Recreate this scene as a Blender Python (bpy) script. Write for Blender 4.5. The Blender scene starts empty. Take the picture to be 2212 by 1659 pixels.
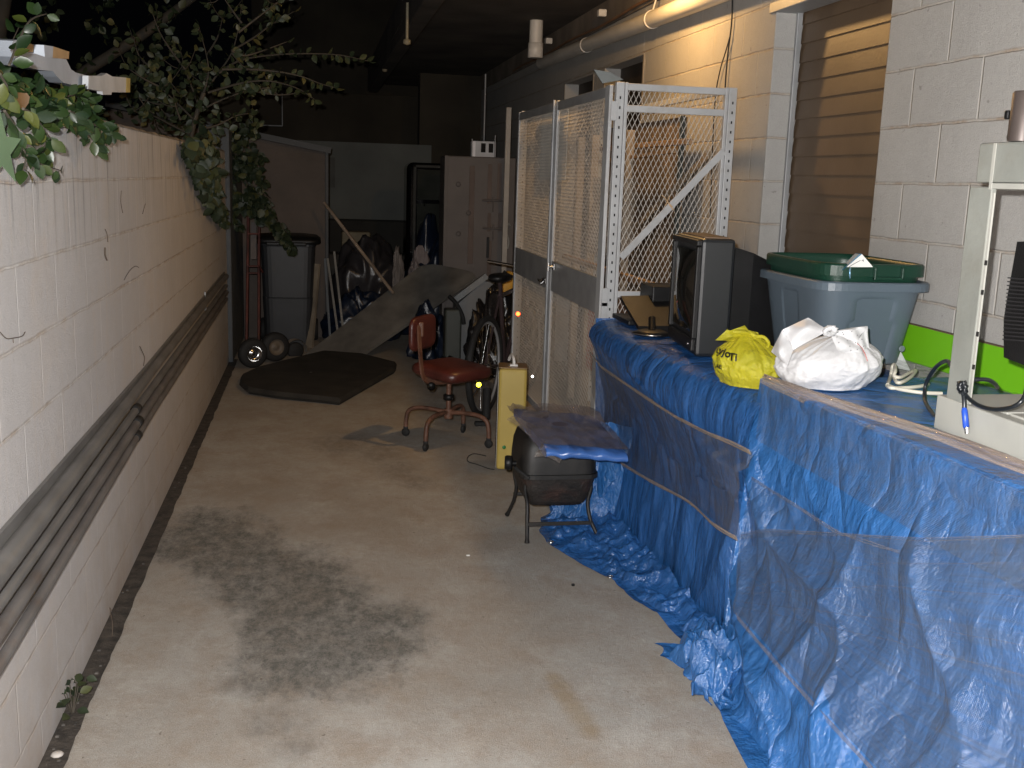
import bpy, bmesh, math, random
import numpy as np
from mathutils import Vector, Matrix, noise
from mathutils.bvhtree import BVHTree
random.seed(7)
S = bpy.context.scene
COL = S.collection
PI = math.pi

# ------------------------------------------------------------------ camera
PITCH, YAW, ROLL, FPX, CH = 0.1915, 0.1856, 0.0331, 2273.12, 1.592
cy_, sy_, cp_, sp_ = math.cos(YAW), math.sin(YAW), math.cos(PITCH), math.sin(PITCH)
FW = Vector((sy_*cp_, cy_*cp_, -sp_)); r0 = Vector((cy_, -sy_, 0)); u0 = r0.cross(FW)
RI = r0*math.cos(ROLL)+u0*math.sin(ROLL); UP = -r0*math.sin(ROLL)+u0*math.cos(ROLL)
CAM = Vector((0, 0, CH))
cam = bpy.data.cameras.new('camera'); camo = bpy.data.objects.new('camera', cam); COL.objects.link(camo)
M = Matrix((RI, UP, -FW)).transposed().to_4x4(); M.translation = CAM
camo.matrix_world = M
cam.sensor_width = 36; cam.lens = 36*FPX/2212; cam.clip_start = .05; cam.clip_end = 200
S.camera = camo

def W(x, y, X=None, Y=None, Z=None):
    """the point of the place that lies on a given real plane"""
    d = FW+RI*((x-1106)/FPX)-UP*((y-829.5)/FPX)
    if Z is not None: t = (Z-CH)/d.z
    elif Y is not None: t = Y/d.y
    else: t = X/d.x
    return CAM+d*t

# ------------------------------------------------------------------ world, lights, exposure
w = bpy.data.worlds.new('World'); S.world = w; w.use_nodes = True
bg = w.node_tree.nodes['Background']; bg.inputs[0].default_value = (.55, .6, .8, 1); bg.inputs[1].default_value = .0012
S.view_settings.view_transform = 'Standard'; S.view_settings.look = 'None'; S.view_settings.gamma = 1
S.view_settings.exposure = 0
def lamp(name, kind, loc, power, col, rad=.03):
    l = bpy.data.lights.new(name, kind); l.energy = power; l.color = col
    l.shadow_soft_size = rad
    o = bpy.data.objects.new(name, l); o.location = loc; COL.objects.link(o); return o
FLASH = CAM-RI*.05+UP*.06
lamp('camera_flash', 'POINT', FLASH, 690, (1, .975, .955), .012)
LAMP = Vector((1.62, 5.80, 2.79))
lamp('lamp_light', 'POINT', LAMP, 60, (1, .57, .20), .04)

# ------------------------------------------------------------------ materials
def mat(name, col, rough=.7, metal=0., var=.12, vs=6., bump=0., bs=60., spec=.5, col2=None, trans=0., dirt=None, dirt_amt=0., dirt_scale=3.):
    m = bpy.data.materials.new(name); m.use_nodes = True
    nt = m.node_tree; N = nt.nodes; L = nt.links; b = N['Principled BSDF']
    tc = N.new('ShaderNodeTexCoord')
    n = N.new('ShaderNodeTexNoise'); n.inputs['Scale'].default_value = vs; n.inputs['Detail'].default_value = 6
    L.new(tc.outputs['Object'], n.inputs['Vector'])
    r = N.new('ShaderNodeMapRange'); r.inputs[1].default_value = .3; r.inputs[2].default_value = .7
    L.new(n.outputs['Fac'], r.inputs[0])
    mx = N.new('ShaderNodeMix'); mx.data_type = 'RGBA'
    c2 = col2 or tuple(max(0, c*(1-var*2)) for c in col)
    mx.inputs[6].default_value = (*c2, 1); mx.inputs[7].default_value = (*[min(1, c*(1+var*.5)) for c in col], 1)
    L.new(r.outputs[0], mx.inputs[0]); out = mx.outputs[2]
    if dirt:
        n2 = N.new('ShaderNodeTexNoise'); n2.inputs['Scale'].default_value = dirt_scale; n2.inputs['Detail'].default_value = 8; n2.inputs['Roughness'].default_value = .7
        L.new(tc.outputs['Object'], n2.inputs['Vector'])
        r2 = N.new('ShaderNodeMapRange'); r2.inputs[1].default_value = .5; r2.inputs[2].default_value = .75; r2.inputs[4].default_value = dirt_amt
        L.new(n2.outputs['Fac'], r2.inputs[0])
        m2 = N.new('ShaderNodeMix'); m2.data_type = 'RGBA'; m2.inputs[7].default_value = (*dirt, 1)
        L.new(r2.outputs[0], m2.inputs[0]); L.new(out, m2.inputs[6]); out = m2.outputs[2]
    L.new(out, b.inputs['Base Color'])
    b.inputs['Roughness'].default_value = rough; b.inputs['Metallic'].default_value = metal
    b.inputs['Specular IOR Level'].default_value = spec
    if trans:
        b.inputs['Transmission Weight'].default_value = trans; b.inputs['IOR'].default_value = 1.2
    if bump:
        nb = N.new('ShaderNodeTexNoise'); nb.inputs['Scale'].default_value = bs; nb.inputs['Detail'].default_value = 5
        L.new(tc.outputs['Object'], nb.inputs['Vector'])
        bp = N.new('ShaderNodeBump'); bp.inputs['Strength'].default_value = bump; bp.inputs['Distance'].default_value = .01
        L.new(nb.outputs['Fac'], bp.inputs['Height']); L.new(bp.outputs[0], b.inputs['Normal'])
    return m

def nmath(nt, op, a, b=None, clamp=False):
    n = nt.nodes.new('ShaderNodeMath'); n.operation = op; n.use_clamp = clamp
    for i, v in enumerate((a, b)):
        if v is None: continue
        if isinstance(v, (int, float)): n.inputs[i].default_value = v
        else: nt.links.new(v, n.inputs[i])
    return n.outputs[0]
def nmix(nt, f, a, b):
    n = nt.nodes.new('ShaderNodeMix'); n.data_type = 'RGBA'
    for i, v in ((0, f), (6, a), (7, b)):
        if isinstance(v, (int, float)): n.inputs[i].default_value = v
        elif isinstance(v, tuple): n.inputs[i].default_value = (*v, 1)
        else: nt.links.new(v, n.inputs[i])
    return n.outputs[2]
def nnoise(nt, vec, scale, detail=6, rough=.6, lo=None, hi=None):
    n = nt.nodes.new('ShaderNodeTexNoise'); n.inputs['Scale'].default_value = scale; n.inputs['Detail'].default_value = detail; n.inputs['Roughness'].default_value = rough
    nt.links.new(vec, n.inputs['Vector']); o = n.outputs['Fac']
    if lo is not None:
        r = nt.nodes.new('ShaderNodeMapRange'); r.inputs[1].default_value = lo; r.inputs[2].default_value = hi; nt.links.new(o, r.inputs[0]); o = r.outputs[0]
    return o
def nmap(nt, vec, scale=(1, 1, 1), loc=(0, 0, 0)):
    n = nt.nodes.new('ShaderNodeMapping'); n.inputs['Scale'].default_value = scale; n.inputs['Location'].default_value = loc
    nt.links.new(vec, n.inputs['Vector']); return n.outputs[0]

def block_mat(name, base, mortar, off_row, joint_y, painted=False, stain=(.30, .22, .15)):
    """concrete block wall in the world Y/Z plane (object coords are world coords)"""
    m = bpy.data.materials.new(name); m.use_nodes = True; nt = m.node_tree; N = nt.nodes; L = nt.links; b = N['Principled BSDF']
    g = N.new('ShaderNodeNewGeometry'); P = g.outputs['Position']
    sep = N.new('ShaderNodeSeparateXYZ'); L.new(P, sep.inputs[0])
    # slight waviness of joints
    wv = nnoise(nt, P, 9, 3); wv2 = nmath(nt, 'MULTIPLY', nmath(nt, 'SUBTRACT', wv, .5), .012)
    cb = N.new('ShaderNodeCombineXYZ'); L.new(nmath(nt, 'ADD', nmath(nt, 'ADD', sep.outputs[1], sep.outputs[0]), -joint_y), cb.inputs[0])
    L.new(nmath(nt, 'ADD', nmath(nt, 'ADD', sep.outputs[2], -off_row), wv2), cb.inputs[1])
    br = N.new('ShaderNodeTexBrick'); br.offset = .5; br.inputs['Scale'].default_value = 1
    br.inputs['Mortar Size'].default_value = .0045 if painted else .006; br.inputs['Mortar Smooth'].default_value = .6; br.inputs['Bias'].default_value = 0
    br.inputs['Brick Width'].default_value = .4064; br.inputs['Row Height'].default_value = .2032
    br.inputs['Color1'].default_value = (.4, .4, .4, 1); br.inputs['Color2'].default_value = (.6, .6, .6, 1)
    L.new(cb.outputs[0], br.inputs['Vector'])
    fac = br.outputs['Fac']
    # horizontal joint only
    row = nmath(nt, 'FRACT', nmath(nt, 'DIVIDE', nmath(nt, 'ADD', nmath(nt, 'ADD', sep.outputs[2], -off_row), wv2), .2032))
    hj = nmath(nt, 'SUBTRACT', 1, nmath(nt, 'MULTIPLY', nmath(nt, 'MINIMUM', row, nmath(nt, 'SUBTRACT', 1, row)), 22, True), True)
    big = nnoise(nt, P, 1.7, 5, .6, .3, .7); fine = nnoise(nt, P, 190, 4, .8, .25, .75); mid = nnoise(nt, P, 14, 8, .8, .40, .64); spk = nnoise(nt, P, 260, 1, .6, .35, .65)
    c = nmix(nt, big, tuple(v*.84 for v in base), base)
    c = nmix(nt, nmath(nt, 'MULTIPLY', mid, .22), c, tuple(v*.72 for v in base))
    c = nmix(nt, nmath(nt, 'MULTIPLY', fine, .30), c, tuple(v*.6 for v in base))
    c = nmix(nt, nmath(nt, 'MULTIPLY', spk, .22), c, tuple(v*.55 for v in base))
    bw = N.new('ShaderNodeRGBToBW'); L.new(br.outputs['Color'], bw.inputs[0])
    c = nmix(nt, nmath(nt, 'MULTIPLY', nmath(nt, 'SUBTRACT', bw.outputs[0], .4), .7), c, tuple(v*.75 for v in base))
    c = nmix(nt, nmath(nt, 'MULTIPLY', fac, .45), c, mortar)
    jn = nnoise(nt, nmap(nt, P, (1, 3, 1)), 3, 6, .7, .38, .7)
    c = nmix(nt, nmath(nt, 'MULTIPLY', nmath(nt, 'MULTIPLY', hj, jn), .90), c, stain)
    if painted:
        # thin vertical runs of dirt that start at the top of the wall
        st = nnoise(nt, nmap(nt, P, (1, 18, .9)), 1.6, 6, .6, .55, .67)
        top = nmath(nt, 'MULTIPLY', nmath(nt, 'SUBTRACT', sep.outputs[2], 1.25), 2.2, True)
        c = nmix(nt, nmath(nt, 'MULTIPLY', nmath(nt, 'MULTIPLY', st, top), .75), c, (.09, .09, .085))
        st2 = nnoise(nt, nmap(nt, P, (1, 30, .8)), 1.2, 5, .6, .56, .72)
        c = nmix(nt, nmath(nt, 'MULTIPLY', st2, .30), c, (.52, .42, .31))
        st3 = nnoise(nt, nmap(nt, P, (1, 7, .5)), 2.2, 8, .75, .54, .68); c = nmix(nt, nmath(nt, 'MULTIPLY', nmath(nt, 'MULTIPLY', st3, top), .5), c, (.30, .29, .27))
        blot = nnoise(nt, P, 2.4, 8, .75, .52, .70); c = nmix(nt, nmath(nt, 'MULTIPLY', blot, .42), c, (.50, .42, .345))
        low = nmath(nt, 'MULTIPLY', nmath(nt, 'SUBTRACT', .5, sep.outputs[2]), 2.2, True)
        c = nmix(nt, nmath(nt, 'MULTIPLY', nmath(nt, 'MULTIPLY', low, nnoise(nt, P, 5, 6, .7, .3, .7)), .55), c, (.33, .25, .18))
    else:
        sp = nnoise(nt, P, 34, 3, .5, .70, .76)
        c = nmix(nt, nmath(nt, 'MULTIPLY', sp, .5), c, (.12, .11, .10))
    L.new(c, b.inputs['Base Color']); b.inputs['Roughness'].default_value = .85; b.inputs['Specular IOR Level'].default_value = .25
    h = nmath(nt, 'ADD', nmath(nt, 'MULTIPLY', fac, -1.0 if not painted else -.45), nmath(nt, 'ADD', nmath(nt, 'MULTIPLY', fine, .22), nmath(nt, 'MULTIPLY', mid, .2)))
    bp = N.new('ShaderNodeBump'); bp.inputs['Strength'].default_value = .8; bp.inputs['Distance'].default_value = .006
    L.new(h, bp.inputs['Height']); L.new(bp.outputs[0], b.inputs['Normal'])
    return m

def plastic_film(name, col, dens, streak_scale=(1, 1, 1), rough=.18):
    m = bpy.data.materials.new(name); m.use_nodes = True; nt = m.node_tree; N = nt.nodes; L = nt.links
    for n in list(N): N.remove(n)
    out = N.new('ShaderNodeOutputMaterial'); tr = N.new('ShaderNodeBsdfTransparent'); b = N.new('ShaderNodeBsdfPrincipled')
    b.inputs['Base Color'].default_value = (*col, 1); b.inputs['Roughness'].default_value = rough; b.inputs['Specular IOR Level'].default_value = .7
    tc = N.new('ShaderNodeTexCoord'); v = nmap(nt, tc.outputs['UV'], streak_scale)
    st = nnoise(nt, v, 1, 8, .75, .42, .72)
    f = nmath(nt, 'ADD', dens, nmath(nt, 'MULTIPLY', st, .30), True)
    bp = N.new('ShaderNodeBump'); bp.inputs['Strength'].default_value = .6; bp.inputs['Distance'].default_value = .006
    L.new(nnoise(nt, v, 1.6, 8, .8), bp.inputs['Height']); L.new(bp.outputs[0], b.inputs['Normal'])
    mx = N.new('ShaderNodeMixShader'); L.new(f, mx.inputs[0]); L.new(tr.outputs[0], mx.inputs[1]); L.new(b.outputs[0], mx.inputs[2]); L.new(mx.outputs[0], out.inputs[0])
    return m

# ------------------------------------------------------------------ mesh builder
class MB:
    def __init__(s): s.v = []; s.f = []; s.mi = []; s.mats = []; s.cur = 0; s.uv = {}; s.sm = []; s.smooth = False
    def m(s, mt):
        if mt not in s.mats: s.mats.append(mt)
        s.cur = s.mats.index(mt); return s
    def add(s, verts, faces, smooth=None, uvs=None):
        o = len(s.v); s.v += [tuple(v) for v in verts]
        for f in faces: s.f.append(tuple(i+o for i in f)); s.mi.append(s.cur); s.sm.append(s.smooth if smooth is None else smooth)
        if uvs:
            for i, u in enumerate(uvs): s.uv[i+o] = u
        return s
    def box(s, lo, hi, bevel=0., R=None, c=None, taper=None):
        """axis box lo..hi; R rotation about c"""
        lo = Vector(lo); hi = Vector(hi); cc = (lo+hi)/2; h = (hi-lo)/2
        bm = bmesh.new(); bmesh.ops.create_cube(bm, size=2)
        for v in bm.verts:
            k = 1 if (taper is None or v.co.z > 0) else taper
            v.co = Vector((v.co.x*h.x*k, v.co.y*h.y*k, v.co.z*h.z))
        if bevel: bmesh.ops.bevel(bm, geom=list(bm.edges), offset=min(bevel, min(h)*.95), segments=2 if bevel < .02 else 4, affect='EDGES', profile=.5)
        bm.verts.index_update()
        vs = [v.co.copy() for v in bm.verts]
        if R is not None: vs = [R @ v for v in vs]
        cc = Vector(c) if c is not None else cc
        s.add([v+cc for v in vs], [[v.index for v in f.verts] for f in bm.faces], smooth=False); bm.free(); return s
    def beam(s, a, b, w, h, up=(0, 0, 1)):
        a = Vector(a); b = Vector(b); d = (b-a).normalized(); x = d.cross(Vector(up)).normalized()*w/2; z = x.cross(d).normalized()*h/2
        vs = [p+i*x+j*z for p in (a, b) for i, j in ((-1, -1), (1, -1), (1, 1), (-1, 1))]
        s.add(vs, [(0, 1, 2, 3), (7, 6, 5, 4), (0, 4, 5, 1), (1, 5, 6, 2), (2, 6, 7, 3), (3, 7, 4, 0)], smooth=False); return s
    def tube(s, pts, r, n=12, caps=True, closed=False):
        pts = [Vector(p) for p in pts]; k = len(pts); rr = r if isinstance(r, (list, tuple)) else [r]*k
        vs = []; prev = None
        for i, p in enumerate(pts):
            if closed: t = (pts[(i+1) % k]-pts[i-1])
            else: t = pts[min(i+1, k-1)]-pts[max(i-1, 0)]
            t.normalize()
            if prev is None:
                a = Vector((0, 0, 1)) if abs(t.z) < .9 else Vector((1, 0, 0)); x = t.cross(a).normalized()
            else: x = (prev-t*prev.dot(t)).normalized()
            prev = x; y = t.cross(x)
            vs += [p+(x*math.cos(2*PI*j/n)+y*math.sin(2*PI*j/n))*rr[i] for j in range(n)]
        fs = [(i*n+j, i*n+(j+1) % n, (i+1)*n+(j+1) % n, (i+1)*n+j) for i in range(k-1) for j in range(n)]
        if closed: fs += [((k-1)*n+j, (k-1)*n+(j+1) % n, (j+1) % n, j) for j in range(n)]
        s.add(vs, fs, smooth=True)
        if caps and not closed:
            s.add([vs[j] for j in range(n)][::-1], [tuple(range(n))], smooth=False); s.add(vs[-n:], [tuple(range(n))], smooth=False)
        return s
    def lathe(s, prof, c, axis=(0, 0, 1), n=28):
        ax = Vector(axis).normalized(); a = Vector((1, 0, 0)) if abs(ax.x) < .8 else Vector((0, 1, 0)); x = ax.cross(a).normalized(); y = ax.cross(x); c = Vector(c)
        vs = [c+ax*h+(x*math.cos(2*PI*j/n)+y*math.sin(2*PI*j/n))*max(r, 1e-4) for r, h in prof for j in range(n)]
        s.add(vs, [(i*n+j, i*n+(j+1) % n, (i+1)*n+(j+1) % n, (i+1)*n+j) for i in range(len(prof)-1) for j in range(n)], smooth=True); return s
    def prism(s, poly, off):
        off = Vector(off); p = [Vector(q) for q in poly]; n = len(p)
        s.add(p+[q+off for q in p], [tuple(range(n))[::-1], tuple(range(n, 2*n))]+[(i, (i+1) % n, (i+1) % n+n, i+n) for i in range(n)], smooth=False); return s
    def grid(s, rows, smooth=True, closed=False):
        h = len(rows); k = len(rows[0]); vs = [p for r in rows for p in r]
        kk = k if closed else k-1
        s.add(vs, [(i*k+j, i*k+(j+1) % k, (i+1)*k+(j+1) % k, (i+1)*k+j) for i in range(h-1) for j in range(kk)], smooth=smooth,
              uvs=[(j/(k-1), i/(h-1)) for i in range(h) for j in range(k)]); return s
    def build(s, name, mt=None, parent=None):
        if mt is not None and not s.mats: s.mats = [mt]
        base = Vector((0, 0, 0)); p = parent
        while p is not None: base += p.location; p = p.parent
        me = bpy.data.meshes.new(name); me.from_pydata([tuple(Vector(v)-base) for v in s.v], [], s.f)
        for q in s.mats: me.materials.append(q)
        me.polygons.foreach_set('material_index', s.mi); me.polygons.foreach_set('use_smooth', s.sm)
        if s.uv:
            uvl = me.uv_layers.new(name='UVMap'); li = np.zeros(len(me.loops), dtype=np.int32); me.loops.foreach_get('vertex_index', li)
            arr = np.zeros((len(s.v), 2)); 
            for i, u in s.uv.items(): arr[i] = u
            uvl.data.foreach_set('uv', arr[li].ravel().astype(np.float32))
        me.update()
        o = bpy.data.objects.new(name, me); COL.objects.link(o)
        if parent: o.parent = parent
        return o

def thing(name, label, cat, loc, group=None):
    o = bpy.data.objects.new(name, None); COL.objects.link(o); o.location = loc; o.empty_display_size = .1
    o['label'] = label; o['category'] = cat
    if group: o['group'] = group
    return o
def tag(o, label, cat, group=None):
    o['label'] = label; o['category'] = cat
    if group: o['group'] = group
    return o
def struct(o): o['kind'] = 'structure'; return o
def V(*a): return Vector(a)
def nz(p, s=1., o=0.): return noise.noise(Vector((p[0]*s+o, p[1]*s-o, p[2]*s+o*.7)))
def ridge(p, s, o=0., n=3):
    a = 1.; t = 0.
    for i in range(n):
        t += a*(1-abs(nz(p, s, o+i*7.3))*2.2); a *= .5; s *= 2.1
    return t
def lerp(a, b, t): return a+(b-a)*t
def interp(pts, t):
    """smooth polyline sample, t 0..1"""
    n = len(pts)-1; f = min(max(t, 0), .99999)*n; i = int(f); u = f-i
    p0 = pts[max(i-1, 0)]; p1 = pts[i]; p2 = pts[i+1]; p3 = pts[min(i+2, n)]
    return tuple(.5*((2*b)+(-a+c)*u+(2*a-5*b+4*c-d)*u*u+(-a+3*b-3*c+d)*u**3) for a, b, c, d in zip(p0, p1, p2, p3))
def lin(pts, t):
    n = len(pts)-1; f = min(max(t, 0), .99999)*n; i = int(f); u = f-i
    return tuple(a+(b-a)*u for a, b in zip(pts[i], pts[i+1]))
def smooth_path(pts, k=8):
    n = (len(pts)-1)*k; return [Vector(interp([tuple(p) for p in pts], i/n)) for i in range(n+1)]

# shared materials
m_black = mat('black_plastic', (.008, .008, .0085), .42, var=.2, bump=.15, bs=300, spec=.28)
m_rubber = mat('black_rubber', (.014, .014, .014), .75, var=.2, bump=.2, bs=200)
m_white_metal = mat('white_painted_steel', (.43, .44, .45), .42, var=.06, dirt=(.22, .18, .14), dirt_amt=.5, dirt_scale=5)
m_chrome = mat('chrome', (.7, .7, .7), .2, metal=1)
m_galv = mat('galvanised_steel', (.34, .35, .36), .5, metal=.3, var=.15, dirt=(.15, .12, .1), dirt_amt=.5)
m_dark = mat('dark_void', (.006, .005, .005), .9)

# ------------------------------------------------------------------ ground
def ground_material():
    m = bpy.data.materials.new('stained_concrete'); m.use_nodes = True; nt = m.node_tree; N = nt.nodes; L = nt.links; b = N['Principled BSDF']
    g = N.new('ShaderNodeNewGeometry'); P = g.outputs['Position']
    big = nnoise(nt, P, 1.1, 8, .7, .36, .64); mid = nnoise(nt, nmap(nt, P, (1, .75, 1), (3, 1, 0)), 5.0, 10, .78, .42, .62); fine = nnoise(nt, P, 42, 8, .85, .38, .64); grit = nnoise(nt, P, 260, 2, .7, .34, .66)
    c = nmix(nt, big, (.275, .245, .208), (.385, .372, .345))
    c = nmix(nt, nmath(nt, 'MULTIPLY', mid, .85), c, (.250, .188, .132))
    lt = nnoise(nt, nmap(nt, P, (1, .8, 1), (7, 2, 0)), 3.2, 10, .8, .50, .70); c = nmix(nt, nmath(nt, 'MULTIPLY', lt, .60), c, (.52, .50, .46))
    c = nmix(nt, nmath(nt, 'MULTIPLY', fine, .45), c, (.20, .17, .14))
    c = nmix(nt, nmath(nt, 'MULTIPLY', grit, .40), c, (.56, .54, .50))
    rust = nnoise(nt, nmap(nt, P, (1, 1, 1), (1, 9, 0)), 7, 8, .75, .60, .72); c = nmix(nt, nmath(nt, 'MULTIPLY', rust, .35), c, (.22, .13, .07))
    base = (.4, .38, .34)
    sep = N.new('ShaderNodeSeparateXYZ'); L.new(P, sep.inputs[0])
    def stain_mask(pts, soft=.6, namp=.9, nscale=4.5, lo=.35, hi=.75):
        acc = None
        dn = nnoise(nt, nmap(nt, P, (1, .6, 1)), nscale, 12, .82); dn = nmath(nt, 'MULTIPLY', nmath(nt, 'SUBTRACT', dn, .5), namp)
        for (x, y, rx, ry) in pts:
            dx = nmath(nt, 'DIVIDE', nmath(nt, 'SUBTRACT', sep.outputs[0], x), rx); dy = nmath(nt, 'DIVIDE', nmath(nt, 'SUBTRACT', sep.outputs[1], y), ry)
            q = nmath(nt, 'SUBTRACT', 1, nmath(nt, 'SQRT', nmath(nt, 'ADD', nmath(nt, 'MULTIPLY', dx, dx), nmath(nt, 'MULTIPLY', dy, dy))))
            acc = q if acc is None else nmath(nt, 'MAXIMUM', acc, q)
        v = nmath(nt, 'ADD', acc, dn)
        r = N.new('ShaderNodeMapRange'); r.inputs[1].default_value = 0; r.inputs[2].default_value = soft; L.new(v, r.inputs[0]); return r.outputs[0]
    def blobs(lst):
        o = []
        for x, y, rx, ry in lst:
            p = W(x, y, Z=0); o.append((p.x, p.y, rx, ry))
        return o
    oil = stain_mask(blobs([(450, 1150, .28, .42), (500, 1190, .30, .42), (560, 1225, .32, .40), (610, 1260, .34, .38), (680, 1310, .32, .38), (760, 1390, .32, .32), (690, 1420, .34, .36), (600, 1345, .18, .24), (655, 1235, .24, .22), (380, 1190, .16, .2), (800, 1340, .24, .24), (560, 1290, .2, .22)]), .50, 2.1, 6.5)
    dens = nnoise(nt, nmap(nt, P, (1, .6, 1)), 19, 10, .88, .40, .58)
    c = nmix(nt, nmath(nt, 'MULTIPLY', oil, nmath(nt, 'ADD', .30, nmath(nt, 'MULTIPLY', dens, .62))), c, (.085, .084, .076))
    o2 = stain_mask(blobs([(740, 957, .26, .4), (820, 980, .2, .3), (863, 1015, .16, .3), (900, 1040, .13, .2), (600, 1560, .14, .14), (640, 1610, .10, .1), (520, 1480, .1, .1)]), .6, 1.2, 5)
    c = nmix(nt, nmath(nt, 'MULTIPLY', o2, nmath(nt, 'ADD', .10, nmath(nt, 'MULTIPLY', dens, .45))), c, (.13, .115, .10))
    o3 = stain_mask(blobs([(1195, 1462, .05, .06), (1208, 1482, .05, .07), (1222, 1505, .05, .08), (1240, 1528, .055, .08), (1258, 1550, .055, .08), (1275, 1575, .05, .07)]), .7, 1.3, 10)
    c = nmix(nt, nmath(nt, 'MULTIPLY', o3, .38), c, (.24, .15, .045))
    o4 = stain_mask(blobs([(560, 1050, .35, .35), (820, 1130, .5, .4), (1150, 1300, .3, .3), (350, 1350, .16, .5), (1020, 1470, .3, .25)]), 1.2, 1.0, 3)
    c = nmix(nt, nmath(nt, 'MULTIPLY', o4, .30), c, (.25, .19, .13))
    # small dark specks
    sp = nnoise(nt, P, 46, 2, .5, .715, .75); c = nmix(nt, nmath(nt, 'MULTIPLY', sp, .6), c, (.10, .07, .05))
    L.new(c, b.inputs['Base Color']); b.inputs['Roughness'].default_value = .82; b.inputs['Specular IOR Level'].default_value = .3
    h = nmath(nt, 'ADD', nmath(nt, 'MULTIPLY', fine, .5), nmath(nt, 'ADD', nmath(nt, 'MULTIPLY', mid, .6), nmath(nt, 'MULTIPLY', grit, .4)))
    bp = N.new('ShaderNodeBump'); bp.inputs['Strength'].default_value = .55; bp.inputs['Distance'].default_value = .004
    L.new(h, bp.inputs['Height']); L.new(bp.outputs[0], b.inputs['Normal'])
    return m
struct(MB().grid([[V(x, y, 0) for x in (-40, -10, 10, 40)] for y in (-20, 10, 50)], smooth=False).build('ground', ground_material()))
# dirt-filled gutter along the left wall
gm = MB(); rows = []
for i in range(240):
    y = -.5+i*.0405; wv = .012*nz((y, 0, 0), 6)+.006*nz((y, 3, 0), 25)
    rows.append([V(-.745, y, .0045), V(-.712, y, .006+.003*nz((y, 1, 1), 20)), V(-.676+wv*.6, y, .0045)])
gm.grid(rows)
struct(gm.build('gutter', mat('gutter_dirt', (.055, .045, .036), .95, var=.35, vs=20, bump=.8, bs=90, dirt=(.10, .085, .07), dirt_amt=.5, dirt_scale=30)))
sm = MB()
p = W(1011, 1201, Z=0)
tag(MB().box(p-V(.008, .005, -.001), p+V(.008, .005, .006), .002).build('paper_scrap', mat('white_scrap', (.75, .75, .73), .7)), 'tiny white scrap lying alone on the bare concrete', 'scrap')
p = W(1237, 1266, Z=0)
tag(MB().box(p-V(.006, .006, -.001), p+V(.008, .006, .01), .003).build('pebble', m_black), 'small dark pebble on the concrete beside the blue tarp', 'pebble')
p = W(195, 2510*.6064+95, Z=0)

# ------------------------------------------------------------------ left wall
LX = -.741
m_lwall = block_mat('painted_block', (.565, .545, .535), (.68, .665, .64), .1237, 3.007-.741-.4064*.5, painted=True)
lw = thing('block_wall', 'long low white painted block wall down the left side of the alley', 'wall', (LX, 4, 0))
rows = []
mb = MB()
mb.box((LX-.2, -1.5, 0), (LX, 9.02, 1.745), .006)
mb.build('wall_face', m_lwall, lw)
# rubble on top : thin weathered mortar cap
cap = MB(); rows = []
for i in range(200):
    y = -1.5+i*.0528; h = 1.748+.006*nz((y, 0, 2), 5)
    rows.append([V(LX-.2, y, 1.74), V(LX-.19, y, h+.006), V(LX-.1, y, h+.01+.004*nz((y, 5, 2), 9)), V(LX-.012, y, h+.006), V(LX+.003, y, 1.742+.002*nz((y, 9, 2), 14))])
cap.grid(rows); cap.build('cap', mat('wall_cap', (.40, .36, .32), .9, var=.35, vs=9, bump=.6, bs=50), lw)
# fine plant stems clinging to the wall
tw = MB()
def twig(mb, pts, r=.0022):
    r = r*.6
    mb.tube(smooth_path([V(*p) if not isinstance(p, Vector) else p for p in pts], 4), r, 5)
def LWp(x, y, o=.004): return W(x, y, X=LX+o)
m_twig = mat('dry_twig', (.10, .075, .055), .9)
twig(tw, [LWp(0, 717), LWp(14, 731), LWp(30, 730), LWp(48, 726), LWp(54, 717)]); twig(tw, [LWp(28, 731), LWp(29, 741)], .0015)
tag(tw.build('twig', m_twig), 'thin bare twig clinging to the white wall at its left end', 'twig')
tw = MB(); twig(tw, [LWp(302, 748), LWp(306, 757), LWp(312, 772), LWp(310, 790)], .003)
tag(tw.build('twig', m_twig), 'short curled twig standing just above the wall conduits', 'twig')
tw = MB(); twig(tw, [LWp(227, 495), LWp(231, 505), LWp(233, 523)], .0025); twig(tw, [LWp(227, 535), LWp(227, 550), LWp(231, 562)], .005)
tag(tw.build('twig', m_twig), 'short dark stem stuck to the middle of the white wall', 'twig')
for pts, r_, lb in (([(268, 605), (280, 585), (292, 575), (300, 578)], .0018, 'faint arching stem low on the white wall, right of its middle'), ([(262, 412), (261, 435), (265, 460)], .0022, 'upright dry stem stuck under the top edge of the white wall'), ([(314, 440), (308, 462)], .0018, 'slanting hair-thin stem, rightmost of those on the white wall')):
    tw = MB(); twig(tw, [LWp(*p) for p in pts], r_); tag(tw.build('dry_stem', m_twig), lb, 'plant stem', 'dry stems on the white wall')
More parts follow.
